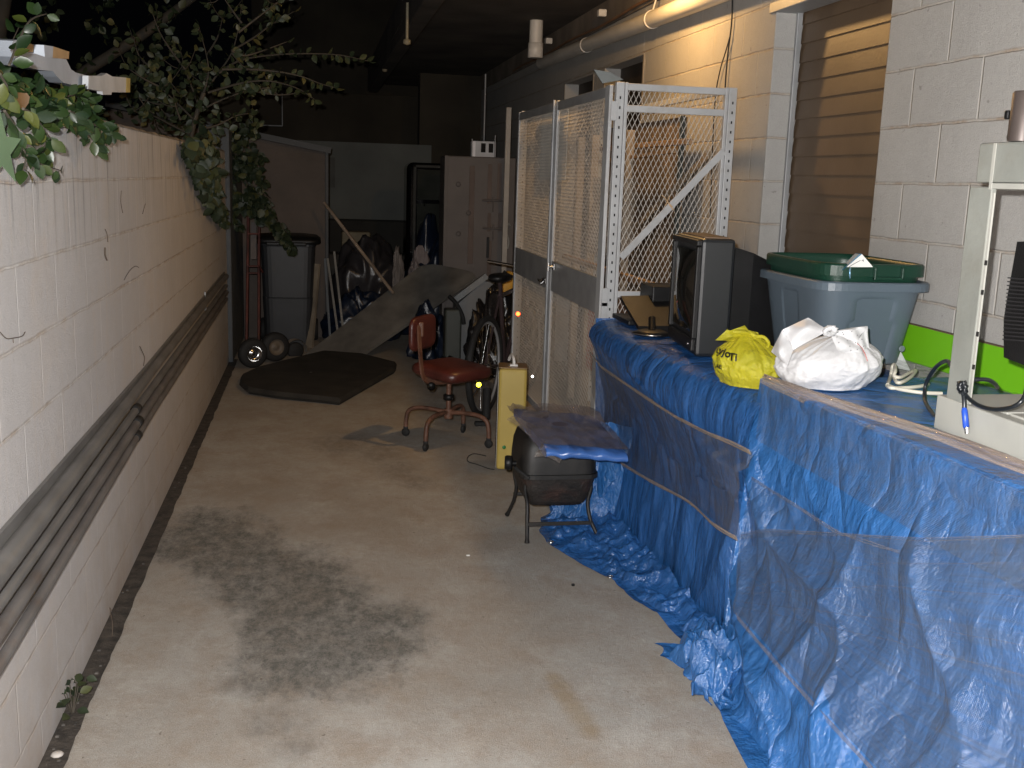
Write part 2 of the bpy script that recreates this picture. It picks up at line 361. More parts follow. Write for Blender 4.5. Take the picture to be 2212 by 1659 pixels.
# conduits
m_cond = mat('weathered_conduit', (.17, .165, .158), .5, metal=.2, var=.15, vs=5, dirt=(.11, .10, .09), dirt_amt=.6, dirt_scale=9)
m_cond2 = mat('rusty_conduit', (.155, .145, .138), .55, metal=.15, var=.18, vs=6, dirt=(.12, .085, .065), dirt_amt=.7, dirt_scale=9)
def ipy(vals, y):
    ys = (-1.5, 2.51, 4.6, 9.1)
    v = [vals[0]+(vals[0]-vals[1])*1.0]+list(vals)
    for k in range(3):
        if y <= ys[k+1] or k == 2: return lerp(v[k], v[k+1], (y-ys[k])/(ys[k+1]-ys[k]))
def lerp(a, b, t): return a+(b-a)*t
def conduit(zv, rv_, mt, label, couple):
    t = thing('conduit', label, 'conduit', (LX+rv_[1], 0, zv[1]), 'steel conduits along the left wall')
    ys = [-1.2+i*.43 for i in range(24)]
    MB().tube([V(LX+ipy(rv_, y)+.001, y, ipy(zv, y)+.0015*nz((y, zv[0]*50, 0), .8)) for y in ys], [ipy(rv_, y) for y in ys], 16).build('pipe', mt, t)
    for y in couple:
        z = ipy(zv, y); r = ipy(rv_, y)
        MB().tube([V(LX+r+.001, y-.035, z), V(LX+r+.001, y-.033, z), V(LX+r+.001, y+.033, z), V(LX+r+.001, y+.035, z)], [r, r*1.22, r*1.22, r], 16).build('coupling', m_rubber, t)
zs = [((.686, .713, .769), (.028, .020, .020), m_cond, 'thick grey conduit running highest along the left wall', ()), ((.596, .636, .692), (.0155, .0155, .0155), m_cond, 'second conduit down on the left wall, just under the thick one', (4.36,)),
      ((.535, .583, .639), (.018, .018, .018), m_cond2, 'third conduit down on the left wall, second from the bottom', (4.36,)), ((.458, .530, .586), (.0155, .0155, .0155), m_cond2, 'lowest rusty conduit on the left wall', (4.35,))]
for zv, rv_, mt, lb, cp in zs: conduit(zv, rv_, mt, lb, cp)
mb = MB(); ys = [-1.2+i*.43 for i in range(24)]
mb.grid([[V(LX+.0005, y, ipy((.742, .746, .803), y)) for y in ys], [V(LX+.010, y, ipy((.741, .745, .802), y)) for y in ys], [V(LX+.010, y, ipy((.705, .722, .780), y)) for y in ys], [V(LX+.0005, y, ipy((.705, .722, .780), y)) for y in ys]], smooth=False)
tag(mb.build('metal_strip', m_cond), 'flat grey metal strip running along the wall just above the thick conduit', 'strip')
for y in (1.6, 7.2):
    st = MB(); st.box((LX+.002, y-.012, .53), (LX+.012, y+.012, .80), .002)
    tag(st.build('pipe_strap', m_galv), 'steel strut behind the %s part of the wall conduits' % ('near' if y < 3 else 'far'), 'bracket', 'struts behind the conduits')

# ------------------------------------------------------------------ building on the right
RX = 2.098
m_rwall = block_mat('grey_block', (.450, .440, .420), (.50, .47, .42), 0, 3.79+2.098-.4064*.5)
bd = thing('block_building', 'grey concrete block building with deep soffit along the right of the alley', 'building', (RX, 5, 0))
D0, D1, DT = 3.79, 4.829, 2.43
wl = MB()
wl.box((RX, -2, 0), (RX+.19, D0, 2.9), .004)
wl.box((RX, D0, DT), (RX+.19, D1, 2.9))
wl.box((RX, D1, 0), (RX+.19, 6.90, 2.9), .004)
wl.box((RX, 6.90, 2.425), (RX+.19, 7.85, 2.9)); wl.box((RX, 7.85, 0), (RX+.19, 8.2, 2.9))
wl.box((RX, 8.2, 2.415), (RX+.19, 9.15, 2.9)); wl.box((RX, 9.15, 0), (RX+.19, 14, 2.9))
wl.build('block_wall', m_rwall, bd)
# soffit slab
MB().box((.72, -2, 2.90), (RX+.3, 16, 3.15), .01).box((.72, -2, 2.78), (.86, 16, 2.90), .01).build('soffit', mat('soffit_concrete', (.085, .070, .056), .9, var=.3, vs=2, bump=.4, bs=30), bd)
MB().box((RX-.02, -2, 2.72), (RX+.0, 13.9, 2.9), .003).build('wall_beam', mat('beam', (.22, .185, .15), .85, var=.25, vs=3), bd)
# siding door
m_siding = mat('brown_siding', (.125, .083, .050), .50, var=.12, vs=5, spec=.5, dirt=(.09, .07, .05), dirt_amt=.5, dirt_scale=2.5, bump=.08, bs=60)
dr = MB(); zz = .2
while zz < DT-.005:
    z1 = min(zz+.0858, DT-.003)
    dr.add([V(RX+.128, D0-.02, zz), V(RX+.128, D1+.02, zz), V(RX+.137, D1+.02, zz), V(RX+.137, D0-.02, zz), V(RX+.1365, D0-.02, z1), V(RX+.1365, D1+.02, z1)], [(0, 1, 2, 3), (1, 0, 4, 5)], smooth=False); zz += .0858
d_ = dr.build('siding_door', m_siding, bd)
fr = MB(); fr.box((RX+.098, D1-.022, 0), (RX+.124, D1-.001, DT-.02), .003); fr.box((RX+.098, D0+.001, 0), (RX+.124, D0+.016, DT-.02), .003)
fr.build('door_frame', m_galv, d_)
MB().box((RX-.012, D0-.03, DT-.035), (RX+.12, D1+.06, DT+.012), .004).build('lintel', m_galv, bd)
# dark doorways, doors
for (a, b, zt) in ((6.90, 7.85, 2.425), (8.2, 9.15, 2.415)):
    MB().box((RX+.12, a, 0), (RX+.16, b, zt)).build('doorway', mat('dark_door', (.035, .024, .017), .6, var=.3), bd)
    MB().box((RX-.004, a-.03, 0), (RX+.11, a-.001, zt), .003).box((RX-.004, b+.001, 0), (RX+.11, b+.03, zt), .003).build('door_jamb', mat('jamb', (.30, .27, .23), .7), bd)
# pipe
pv = thing('drain_pipe', 'fat white drain pipe strapped high along the block wall', 'pipe', (2.0, 6, 2.55))
m_pvc = mat('pvc', (.60, .58, .54), .35, var=.08, dirt=(.3, .25, .2), dirt_amt=.4)
pa = V(2.035, 9.9, 2.66); pb = V(2.035, 2.0, 2.50)
def pipe_at(y): t = (y-pa.y)/(pb.y-pa.y); return pa.lerp(pb, t)
MB().tube([pipe_at(y) for y in (9.9, 8, 6, 4, 2)], .052, 24).build('pipe', m_pvc, pv)
def hoop(y, r, w_): c = pipe_at(y); return MB().tube([c-V(0, w_, 0), c-V(0, w_*.9, 0), c+V(0, w_*.9, 0), c+V(0, w_, 0)], [.052, r, r, .052], 24)
hoop(6.55, .057, .012).tube([pipe_at(6.55)+V(0, 0, .05), pipe_at(6.55)+V(.03, 0, .17)], .006, 6).build('strap', m_pvc, pv)
hoop(8.2, .057, .012).build('strap', m_pvc, pv)
ep = W(1157, 100, Y=9.0)
up_ = MB(); up_.tube([V(ep.x, ep.y, 2.62), V(ep.x, ep.y, 2.70), V(ep.x, ep.y, 2.90)], .056, 20); up_.tube([V(ep.x, ep.y, 2.60), V(ep.x, ep.y, 2.602), V(ep.x, ep.y, 2.72), V(ep.x, ep.y, 2.722)], [.05, .064, .064, .056], 20)
tag(up_.build('vent_pipe', m_pvc), 'stubby white pipe coupling dropping from the soffit at the end of the long drain pipe', 'pipe')
MB().tube([V(2.06, y, 2.735+.01*math.sin(y*3)) for y in np.arange(4.5, 12, .5)], .010, 8).build('soffit_conduit', mat('rust_pipe', (.20, .11, .06), .6), bd)
for x, y, l in ((1300, 30, .05), (1185, 90, .05)):
    c = W(x, y, X=2.0); MB().box(c-V(.03, .03, .02), c+V(.03, .03, .03), .008).build('junction_box', m_pvc, bd)
# hanging wires on the wall
wr = MB(); a = V(RX-.012, 5.30, 2.9); 
wr.tube(smooth_path([W(1583, -60, X=RX-.012), W(1581, 40, X=RX-.012), W(1572, 120, X=RX-.012), W(1566, 200, X=RX-.012), W(1560, 380, X=RX-.012), W(1545, 520, X=RX-.012), W(1530, 640, X=RX-.012)], 6), .004, 6)
tag(wr.build('hanging_wire', m_rubber), 'thin black wire hanging straight down the lamplit wall, the right one of two', 'wire')
wr = MB(); wr.tube(smooth_path([W(1577, 78, X=RX-.015), W(1568, 110, X=RX-.015), W(1556, 150, X=RX-.012), W(1546, 205, X=RX-.012), W(1540, 300, X=RX-.012), W(1534, 470, X=RX-.02)], 6), .0035, 6)
tag(wr.build('hanging_wire', m_rubber), 'thin black wire looping left of the straight one on the lamplit wall', 'wire')
# lamp fixture (just above the picture, under the soffit)
lt = thing('soffit_lamp', 'warm bulb lamp under the soffit above the mesh locker', 'lamp', (LAMP.x, LAMP.y, 2.9))
MB().lathe([(0, 0), (.05, 0), (.05, -.03), (.025, -.045), (.025, -.09), (0, -.09)], (LAMP.x, LAMP.y, 2.90)).build('lamp_holder', m_pvc, lt)

# ------------------------------------------------------------------ mesh locker
LKX, LKR, LKY0, LKY1, LKZ = 1.39, 2.0, 5.0, 7.45, 2.065
lk = thing('mesh_locker', 'tall white steel locker with expanded mesh double doors standing against the right wall', 'locker', (1.7, 6.2, 0))
m_mesh = mat('mesh_steel', (.46, .44, .41), .5, var=.1); m_meshd = mat('mesh_steel_door', (.46, .42, .37), .55, var=.1)
def mesh_panel(mb, o, ax, w_, z0, z1, px=.026, pz=.054, wd=.0026, nrm=None):
    """expanded metal as two families of crossing strands between z0..z1"""
    ax = Vector(ax); k = pz/px
    H_ = z1-z0
    for sgn in (1, -1):
        n = int((w_+H_/k)/px)+2
        for i in range(n):
            a0 = i*px if sgn > 0 else i*px-H_/k
            # line a = a0 - sgn*(z)/k
            p = []
            t0, t1 = 0., H_
            # clip in a
            def aa(t): return a0-sgn*t/k
            lo, hi = 0., w_
            if sgn > 0: t0 = max(t0, (a0-hi)*k); t1 = min(t1, (a0-lo)*k)
            else: t0 = max(t0, (lo-a0)*k); t1 = min(t1, (hi-a0)*k)
            if t1-t0 < .004: continue
            A = Vector(o)+ax*aa(t0)+V(0, 0, z0+t0); B = Vector(o)+ax*aa(t1)+V(0, 0, z0+t1)
            d = (B-A).normalized(); nn = ax.cross(V(0, 0, 1)); x = d.cross(nn).normalized()*wd/2; z = nn*.0005
            tl = nn*.0006*sgn
            vs = [A-x-z+tl, A+x-z-tl, A+x+z-tl, A-x+z+tl, B-x-z+tl, B+x-z-tl, B+x+z-tl, B-x+z+tl]
            mb.add(vs, [(0, 4, 5, 1), (1, 5, 6, 2), (2, 6, 7, 3), (3, 7, 4, 0)], smooth=False)
# posts
def post(x, y, x2, y2, name='post', slots=True):
    b_ = MB(); b_.m(m_white_metal).box((x, y, 0), (x2, y2, LKZ), .003)
    if slots:
        b_.m(m_dark); z = .1
        while z < LKZ-.04:
            cx = (x+x2)/2; b_.box((cx-.0035, y-.0012, z), (cx+.0035, y+.001, z+.013)); z += .046
    return b_.build(name, None, lk)
post(1.397, 5.0, 1.437, 5.035); post(1.44, 5.003, 1.456, 5.035, slots=False)
post(1.962, 5.0, 2.003, 5.035); post(1.944, 5.003, 1.961, 5.035, slots=False)
post(1.397, 7.41, 1.44, 7.45); post(1.962, 7.41, 2.0, 7.45)
sd = MB(); mesh_panel(sd, V(1.45, 5.02, 0), (1, 0, 0), .50, 0.15, 2.045); sd.build('side_mesh', m_mesh, lk)
sd = MB(); mesh_panel(sd, V(1.45, 7.43, 0), (1, 0, 0), .50, 0.15, 2.045, .052, .108); sd.build('side_mesh', m_mesh, lk)
for z in (2.045, 1.945, 1.055, .12): MB().box((1.456, 5.004, z-.016), (1.944, 5.024, z+.016), .003).build('rail', m_white_metal, lk)
MB().box((1.44, 5.036, LKZ-.03), (1.46, 7.40, LKZ), .002).build('top_edge', m_white_metal, lk); MB().box((1.94, 5.036, LKZ-.03), (1.96, 7.40, LKZ), .002).build('top_edge', m_white_metal, lk)
MB().beam(V(1.46, 5.000, 1.235), V(1.955, 5.000, 1.765), .034, .008, up=(0, 1, 0)).build('brace', m_white_metal, lk)
MB().beam(V(1.95, 7.30, 1.0), V(1.95, 5.20, 1.75), .008, .04, up=(0, 0, 1)).build('brace', mat('tan_brace', (.30, .24, .17), .6), lk)
kn = MB(); kp = V(1.677, 4.99, 1.513)
for a in ((-.03, .03), (.028, -.025), (.035, -.04), (-.012, -.02), (.01, .03)): kn.tube([kp, kp+V(a[0]*.5, -.006, a[1]*.6), kp+V(a[0], -.004, a[1])], .0025, 5)
tag(kn.build('string_knot', mat('string', (.55, .38, .22), .8)), 'frayed tan string tied round the diagonal brace of the locker', 'string')
# door leaves
m_bandgrey = mat('grey_door_band', (.28, .285, .29), .45, var=.12, vs=8)
def leaf(y0, y1, name='door'):
    d = MB(); f_ = .05; m = m_white_metal; d.m(m)
    d.box((LKX-.012, y0, .14), (LKX+.006, y0+f_*(1.6 if y0 < 5.5 else .8), 2.055), .002); d.box((LKX-.012, y1-f_*.8, .14), (LKX+.006, y1, 2.055), .002)
    d.box((LKX-.010, y0+.03, .14), (LKX+.005, y1-.03, .18), .002)
    o = d.build(name, None, lk)
    MB().box((LKX-.0105, y0+.04, 2.0), (LKX+.005, y1-.03, 2.05), .002).build('top_rail', m_bandgrey, o)
    q = MB(); mesh_panel(q, V(LKX-.004, y0+.03, 0), (0, 1, 0), y1-y0-.06, .17, .945, .030, .038, .0024); mesh_panel(q, V(LKX-.004, y0+.03, 0), (0, 1, 0), y1-y0-.06, 1.125, 2.005, .030, .038, .0024)
    q.build('mesh', m_meshd, o)
    MB().box((LKX-.009, y0+.035, .943), (LKX+.004, y1-.035, 1.123), .002).build('lock_band', m_bandgrey, o)
    return o
l1 = leaf(5.055, 6.235); l2 = leaf(6.25, 7.44)
MB().tube([V(LKX-.02, 6.243, .14), V(LKX-.02, 6.243, 2.06)], .009, 10).build('hinge_rod', m_galv, lk)
hb = MB(); hb.box((LKX-.022, 6.08, 1.075), (LKX-.012, 6.12, 1.115), .003); hb.tube([V(LKX-.02, 6.10, 1.095), V(LKX-.05, 6.10, 1.095)], .008); hb.tube([V(LKX-.05, 6.10, 1.07), V(LKX-.05, 6.10, 1.12)], .007)
hb.build('handle', m_chrome, l1)
hb = MB(); hb.box((LKX-.024, 6.29, .975), (LKX-.012, 6.35, 1.01), .003); hb.tube([V(LKX-.03, 6.33, 1.0), V(LKX-.045, 6.36, .985), V(LKX-.04, 6.42, .99)], .007); hb.tube([V(LKX-.03, 6.30, .99), V(LKX-.05, 6.30, .975)], .010)
hb.build('latch', m_chrome, l2)
# corner hinge brackets
for z in (1.93, 1.04, .97):
    MB().box((1.372, 4.990, z-.045), (1.402, 4.998, z+.045), .002).build('hinge', m_white_metal, lk)
MB().prism([W(1283, 150, Y=5.12), W(1318, 156, Y=5.12), W(1347, 172, Y=5.12), W(1302, 180, Y=5.12)], (0, .012, 0)).build('top_bracket', mat('bracket_grey', (.17, .19, .19), .5), lk)
# things in the locker
tag(MB().box((1.985, 5.72, .05), (2.012, 7.36, 1.965), .003).build('plywood_panel', mat('plywood', (.20, .145, .095), .75, var=.25, vs=5, bump=.2)), 'brown plywood sheet upright behind the locker mesh against the wall', 'board')
tag(MB().box((1.965, 5.685, .05), (1.99, 5.715, 1.97), .003).build('dark_batten', mat('dark_batten', (.03, .04, .038), .6)), 'dark green-black upright batten at the near edge of the plywood sheet', 'batten')
tag(MB().box((1.402, 6.02, 1.60), (1.406, 6.75, 2.0), 0).build('plastic_sheet', mat('blue_grey_sheet', (.26, .31, .33), .6, var=.1)), 'blue-grey sheet hung behind the top middle of the locker doors', 'sheet')
m_wood = mat('raw_pine', (.30, .19, .10), .7, var=.2, vs=9)
tag(MB().box((1.70, 5.10, 1.055), (1.74, 7.3, 1.09), .003).build('wood_strip', m_wood), 'long orange pine strip lying level inside the locker at band height', 'timber')
tag(MB().box((1.86, 5.3, 1.80), (1.90, 7.3, 1.83), .003).build('wood_strip', m_wood), 'pale pine strip near the top of the locker, behind the door mesh', 'timber')
tag(MB().beam(V(1.85, 7.2, 1.72), V(1.80, 5.3, 1.765), .03, .02).build('wood_strip', m_wood), 'sagging pine strip below the highest one inside the locker', 'timber')
for i, (y, lb) in enumerate(((6.1, 'pale timber upright just behind the meeting of the locker doors'), (6.9, 'pale timber upright behind the far locker door'), (7.28, 'pale timber upright nearest the far post of the locker'))):
    tag(MB().box((1.78, y, .05), (1.83, y+.05, 1.9), .003).build('timber_upright', mat('pale_timber', (.27, .225, .17), .7, var=.2)), lb, 'timber')
mb = MB(); rows = []
for i in range(26):
    a = i/25; rows.append([V(1.62+.12*math.cos(t)*(1+.2*nz((t, a, 0), 2))+.02*nz((t, a*6, 3), 3), 5.75+.15*math.sin(t)*(1+.2*nz((t, a, 4), 2)), 1.2+a*.42) for t in np.linspace(0, 2*PI, 22)])
mb.grid(rows)
tag(mb.build('wrapped_bundle', plastic_film('bundle_film', (.42, .40, .36), .38, (6, 6, 1))), 'shiny plastic wrapped bundle behind the near locker door', 'bundle')
mb = MB(); mb.box((1.66, 5.2, .2), (1.9, 5.7, 1.0), .02); tag(mb.build('cardboard_box', mat('brown_card', (.22, .14, .085), .8, var=.15)), 'brown cardboard box low inside the locker by its near side', 'box')
mb = MB(); mb.box((1.50, 5.1, .55), (1.62, 5.75, .9), .02); tag(mb.build('red_box', mat('red_card', (.40, .08, .05), .6)), 'red box low behind the near locker door mesh', 'box')
# ------------------------------------------------------------------ tarps
def tarp_mat(name, col, rough=.22):
    m = bpy.data.materials.new(name); m.use_nodes = True; nt = m.node_tree; N = nt.nodes; L = nt.links; b = N['Principled BSDF']
    g = N.new('ShaderNodeNewGeometry'); P = g.outputs['Position']
    big = nnoise(nt, P, 3, 5, .6, .3, .7)
    c = nmix(nt, big, tuple(v*.72 for v in col), col)
    c = nmix(nt, nmath(nt, 'MULTIPLY', nnoise(nt, nmap(nt, P, (1, 1, .5)), 22, 6, .7, .4, .7), .35), c, (col[0]*2.2+.02, min(1, col[1]*1.6), min(1, col[2]*1.25)))
    L.new(c, b.inputs['Base Color']); b.inputs['Roughness'].default_value = rough; b.inputs['Specular IOR Level'].default_value = .85
    # sharp creases at several sizes + fine weave
    def cre(sc, s_, det=2, o=(0, 0, 0)):
        wp = N.new('ShaderNodeTexNoise'); wp.inputs['Scale'].default_value = s_*.5; wp.inputs['Detail'].default_value = 2; L.new(P, wp.inputs['Vector'])
        va = N.new('ShaderNodeVectorMath'); va.operation = 'MULTIPLY_ADD'; L.new(wp.outputs['Color'], va.inputs[0]); va.inputs[1].default_value = (1.1/s_, 1.1/s_, 1.1/s_); L.new(nmap(nt, P, sc, o), va.inputs[2])
        n = nnoise(nt, va.outputs[0], s_, det, .5); return nmath(nt, 'POWER', nmath(nt, 'ABSOLUTE', nmath(nt, 'SUBTRACT', n, .5)), .75)
    h = nmath(nt, 'ADD', nmath(nt, 'MULTIPLY', cre((1, 1, .55), 5), 2.6), nmath(nt, 'MULTIPLY', cre((1, 1, .45), 14, 3, (3, 1, 2)), .60))
    h = nmath(nt, 'ADD', h, nmath(nt, 'MULTIPLY', cre((1, 1, .6), 44, 3, (9, 4, 2)), .36))
    wv1 = N.new('ShaderNodeTexWave'); wv1.inputs['Scale'].default_value = 95; wv1.inputs['Distortion'].default_value = 1.5; wv1.bands_direction = 'Z'; L.new(P, wv1.inputs['Vector'])
    wv2 = N.new('ShaderNodeTexWave'); wv2.inputs['Scale'].default_value = 95; wv2.inputs['Distortion'].default_value = 1.5; wv2.bands_direction = 'Y'; L.new(P, wv2.inputs['Vector'])
    h = nmath(nt, 'ADD', h, nmath(nt, 'MULTIPLY', nmath(nt, 'ADD', wv1.outputs['Fac'], wv2.outputs['Fac']), .028))
    bp = N.new('ShaderNodeBump'); bp.inputs['Strength'].default_value = .85; bp.inputs['Distance'].default_value = .022
    L.new(h, bp.inputs['Height']); L.new(bp.outputs[0], b.inputs['Normal'])
    return m
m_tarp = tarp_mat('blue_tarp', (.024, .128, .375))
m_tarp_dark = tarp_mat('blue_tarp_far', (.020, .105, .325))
m_film = plastic_film('stretch_wrap', (.12, .115, .11), .28, (46, 5, 1))
m_film2 = plastic_film('stretch_wrap_thin', (.12, .135, .15), .12, (30, 4, 1))
m_film3 = plastic_film('stretch_wrap_mid', (.105, .115, .125), .24, (3, 46, 1))
m_bundle = plastic_film('stretch_wrap_rope', (.50, .40, .33), .34, (1.2, 14, 1), .12)

def drape(stations, ys, nt_, amp, seed, fold=None):
    """stations: list of (y, [profile (x, z) points]); returns rows of points over ys"""
    sy = [s_[0] for s_ in stations]; rows = []
    for y in ys:
        i = 0
        while i < len(sy)-2 and not (min(sy[i], sy[i+1]) <= y <= max(sy[i], sy[i+1])): i += 1
        u = (y-sy[i])/(sy[i+1]-sy[i]); u = min(max(u, 0), 1)
        pr = [(lerp(a[0], b[0], u), lerp(a[1], b[1], u)) for a, b in zip(stations[i][1], stations[i+1][1])]
        row = []
        for j in range(nt_):
            t = j/(nt_-1); x, z = interp(pr, t); x2, z2 = interp(pr, min(1, t+.01)); x1, z1 = interp(pr, max(0, t-.01))
            n = V(-(z1-z2), 0, (x1-x2)); n = V(z2-z1, 0, -(x2-x1)); 
            if n.length < 1e-6: n = V(-1, 0, 0)
            n.normalize()
            if n.z < -.2 and z > .5: n = -n
            k = amp(t, y, z); q = (y, z, x)
            dsp = 0
            if k:
                dsp = k*(fold(t, y, z)+.34*(ridge((x*1.2, y*1.3, z*.6), 2.4, seed, 2)-.6)+.05*(ridge((x, y*1.5, z*.5), 9, seed+4, 2)-.6))
            row.append(V(x, y, max(z, .004))+n*dsp)
        rows.append(row)
    for r_ in rows:
        for p_ in r_: p_.z = max(p_.z, .005)
    return rows
# ---- far tarp
T1 = thing('tarp_covered_table', 'farther and lower blue tarp draped table carrying the television, half wrapped in film', 'covered table', (1.7, 4, 0))
st1 = [(4.93, [(2.08, .945), (1.7, .945), (1.42, .94), (1.33, .915), (1.30, .86), (1.33, .78), (1.37, .62), (1.375, .42), (1.33, .2), (1.27, .05), (1.2, .012), (1.12, .01)]),
       (4.5, [(2.08, .945), (1.7, .945), (1.42, .945), (1.31, .925), (1.275, .85), (1.31, .74), (1.37, .6), (1.385, .42), (1.36, .2), (1.33, .04), (1.26, .012), (1.10, .01)]),
       (3.9, [(2.08, .945), (1.7, .945), (1.44, .945), (1.34, .93), (1.29, .84), (1.31, .72), (1.37, .58), (1.40, .4), (1.40, .2), (1.39, .03), (1.33, .012), (1.17, .01)]),
       (3.4, [(2.08, .945), (1.7, .945), (1.46, .945), (1.37, .93), (1.33, .85), (1.34, .7), (1.38, .56), (1.40, .4), (1.40, .2), (1.385, .03), (1.35, .012), (1.26, .01)]),
       (3.06, [(2.08, .945), (1.7, .945), (1.47, .945), (1.39, .93), (1.35, .85), (1.35, .7), (1.38, .56), (1.38, .4), (1.36, .2), (1.35, .03), (1.34, .012), (1.30, .01)])]
def pl_(a, sh=1.): return (1-abs(math.sin(a)))**sh-.36
def msk(y, z, s_, o): return max(0, min(1, .5+1.9*nz((y, z*.7, o), s_)))
def f1(t, y, z):
    lo = max(0, min(1, (.85-z)*3)); w1 = 4.5*nz((y*.8, z*.45, 1), 1.3)
    a = pl_(y*6+w1*1.3+z*1.5, 1.5)*1.3*(.2+.8*lo)*msk(y, z, 1.4, 3)+pl_(y*21+w1*2.6+z*3.1, 1.3)*.34*msk(y, z, 2.6, 7)+pl_(y*37+w1*3.1-z*4, 1.2)*.15*msk(y, z, 3.7, 11)+pl_(y*71+7*nz((y, z*.6, 5), 2.1), 1.1)*.05*msk(y, z, 4, 15)
    return a*(1 if z < .92 else .2)
rows = drape(st1, np.linspace(4.93, 3.06, 260), 190, lambda t, y, z: (.004 if z > .935 and t < .3 else .017)+.010*(z < .6), 1.0, f1)
mb = MB(); mb.grid(rows)
# end skirt that hangs towards the locker
rows = []
for i in range(40):
    t = i/39; z = .945*(1-t)
    rows.append([V(lerp(1.33+.05*t, 2.08, s_/79), 4.93+.02*t+.018*math.sin(s_*.55+3*t)*t, max(z, .006)) for s_ in range(80)])
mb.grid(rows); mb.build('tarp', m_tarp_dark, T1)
# spread of the tarp on the floor near the grill
outl = [W(x, y, Z=0) for x, y in ((1286, 1098), (1205, 1104), (1170, 1122), (1166, 1150), (1180, 1176), (1215, 1200), (1262, 1228), (1312, 1252), (1362, 1285), (1405, 1318), (1440, 1345), (1478, 1372), (1520, 1378))]
inn = [V(1.36, 4.90, 0), V(1.36, 4.85, 0), V(1.34, 4.75, 0), V(1.34, 4.65, 0), V(1.35, 4.5, 0), V(1.35, 4.3, 0), V(1.36, 4.15, 0), V(1.36, 4.0, 0), V(1.37, 3.85, 0), V(1.37, 3.6, 0), V(1.37, 3.45, 0), V(1.37, 3.3, 0), V(1.36, 3.15, 0)]
rows = []
for i in range(230):
    s_ = i/229; a = V(*lin([tuple(p) for p in outl], s_)); b_ = V(*lin([tuple(p) for p in inn], s_)); row = []
    for j in range(70):
        t = j/69; p = a.lerp(b_, t); h = .012+.030*max(0, ridge((p.x*1.4, p.y, 0), 6, 2)-.35)*min(1, t*5)+.02*max(0, math.sin(s_*60+8*nz(p, 2.5)))*t+.05*t*t
        p = p+V(.012*nz((p.x, p.y, 3), 9), .02*nz((p.x, p.y, 7), 9), 0); p.z = max(.006, h); row.append(p)
    rows.append(row)
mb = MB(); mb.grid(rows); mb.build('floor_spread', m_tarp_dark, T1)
# gathered tail between grill and table
rows = []
for i in range(110):
    t = i/109; z = lerp(.52, .02, t)
    row = []
    for j in range(120):
        s_ = j/119; x = lerp(1.20-.02*t-.14*t*t, 1.40, s_); y = 4.60-.18*s_+.1*t
        q = math.sin(s_*22+4*nz((s_, t, 0), 2.5)+2*t)*.022+.03*(ridge((x*1.5, y, z), 5, 9)-.6)
        row.append(V(x+q*.5, y-q, max(z+.015*nz((s_, t, 2), 7), .01)))
    rows.append(row)
mb = MB(); mb.grid(rows); mb.build('gathered_tail', m_tarp, T1)
def film(A, B, X_of, n=60, m=14, off=.0, rip=.004, seed=0):
    rows = []
    for j in range(m):
        v = j/(m-1); row = []
        for i in range(n):
            u = i/(n-1); a = lin(A, u); b_ = lin(B, u); y = lerp(a[0], b_[0], v); z = lerp(a[1], b_[1], v)
            row.append(V(X_of(y, z)-off-rip*nz((y*2, z*7, seed), 3), y, z))
        rows.append(row)
    return rows
def yz(pts, X): return [(p.y, p.z) for p in (W(x, y, X=X) for x, y in pts)]
X1 = lambda y, z: 1.335+.05*max(0, min(1, (.72-z)/.3))-.045*math.exp(-((y-3.1)/.25)**2)*(z < .75)
A = yz([(1287, 760), (1312, 792), (1390, 845), (1480, 903), (1560, 940), (1640, 976)], 1.325); B = yz([(1284, 925), (1340, 1000), (1405, 1040), (1480, 1078), (1550, 1118), (1622, 1162)], 1.34)
mb = MB(); mb.grid(film(A, B, X1, 90, 24, .035, .010, 1)); mb.build('stretch_wrap', m_film, T1)
mb = MB()
for pl, o in ((A, .038), (B, .040)):
    for k in range(4):
        mb.tube([V(X1(*lin(pl, u))-o-.002*k, lin(pl, u)[0], lin(pl, u)[1]+(.004*k-.006)+.004*nz((u*3, k, 0), 2)) for u in np.linspace(0, 1, 40)], .0022, 5)
mb.build('wrap_edge', plastic_film('wrap_edge', (.40, .33, .27), .45, (1, 1, 1)), T1)

mb = MB()
for x, y in ((1318, 1247), (1190, 1172)):
    c = W(x, y, Z=.022); mb.tube([c+V(.012*math.cos(a), .012*math.sin(a), .003) for a in np.linspace(0, 2*PI, 17)[:-1]], .0035, 6, closed=True)
    mb.build('eyelet', m_chrome, T1); mb = MB()
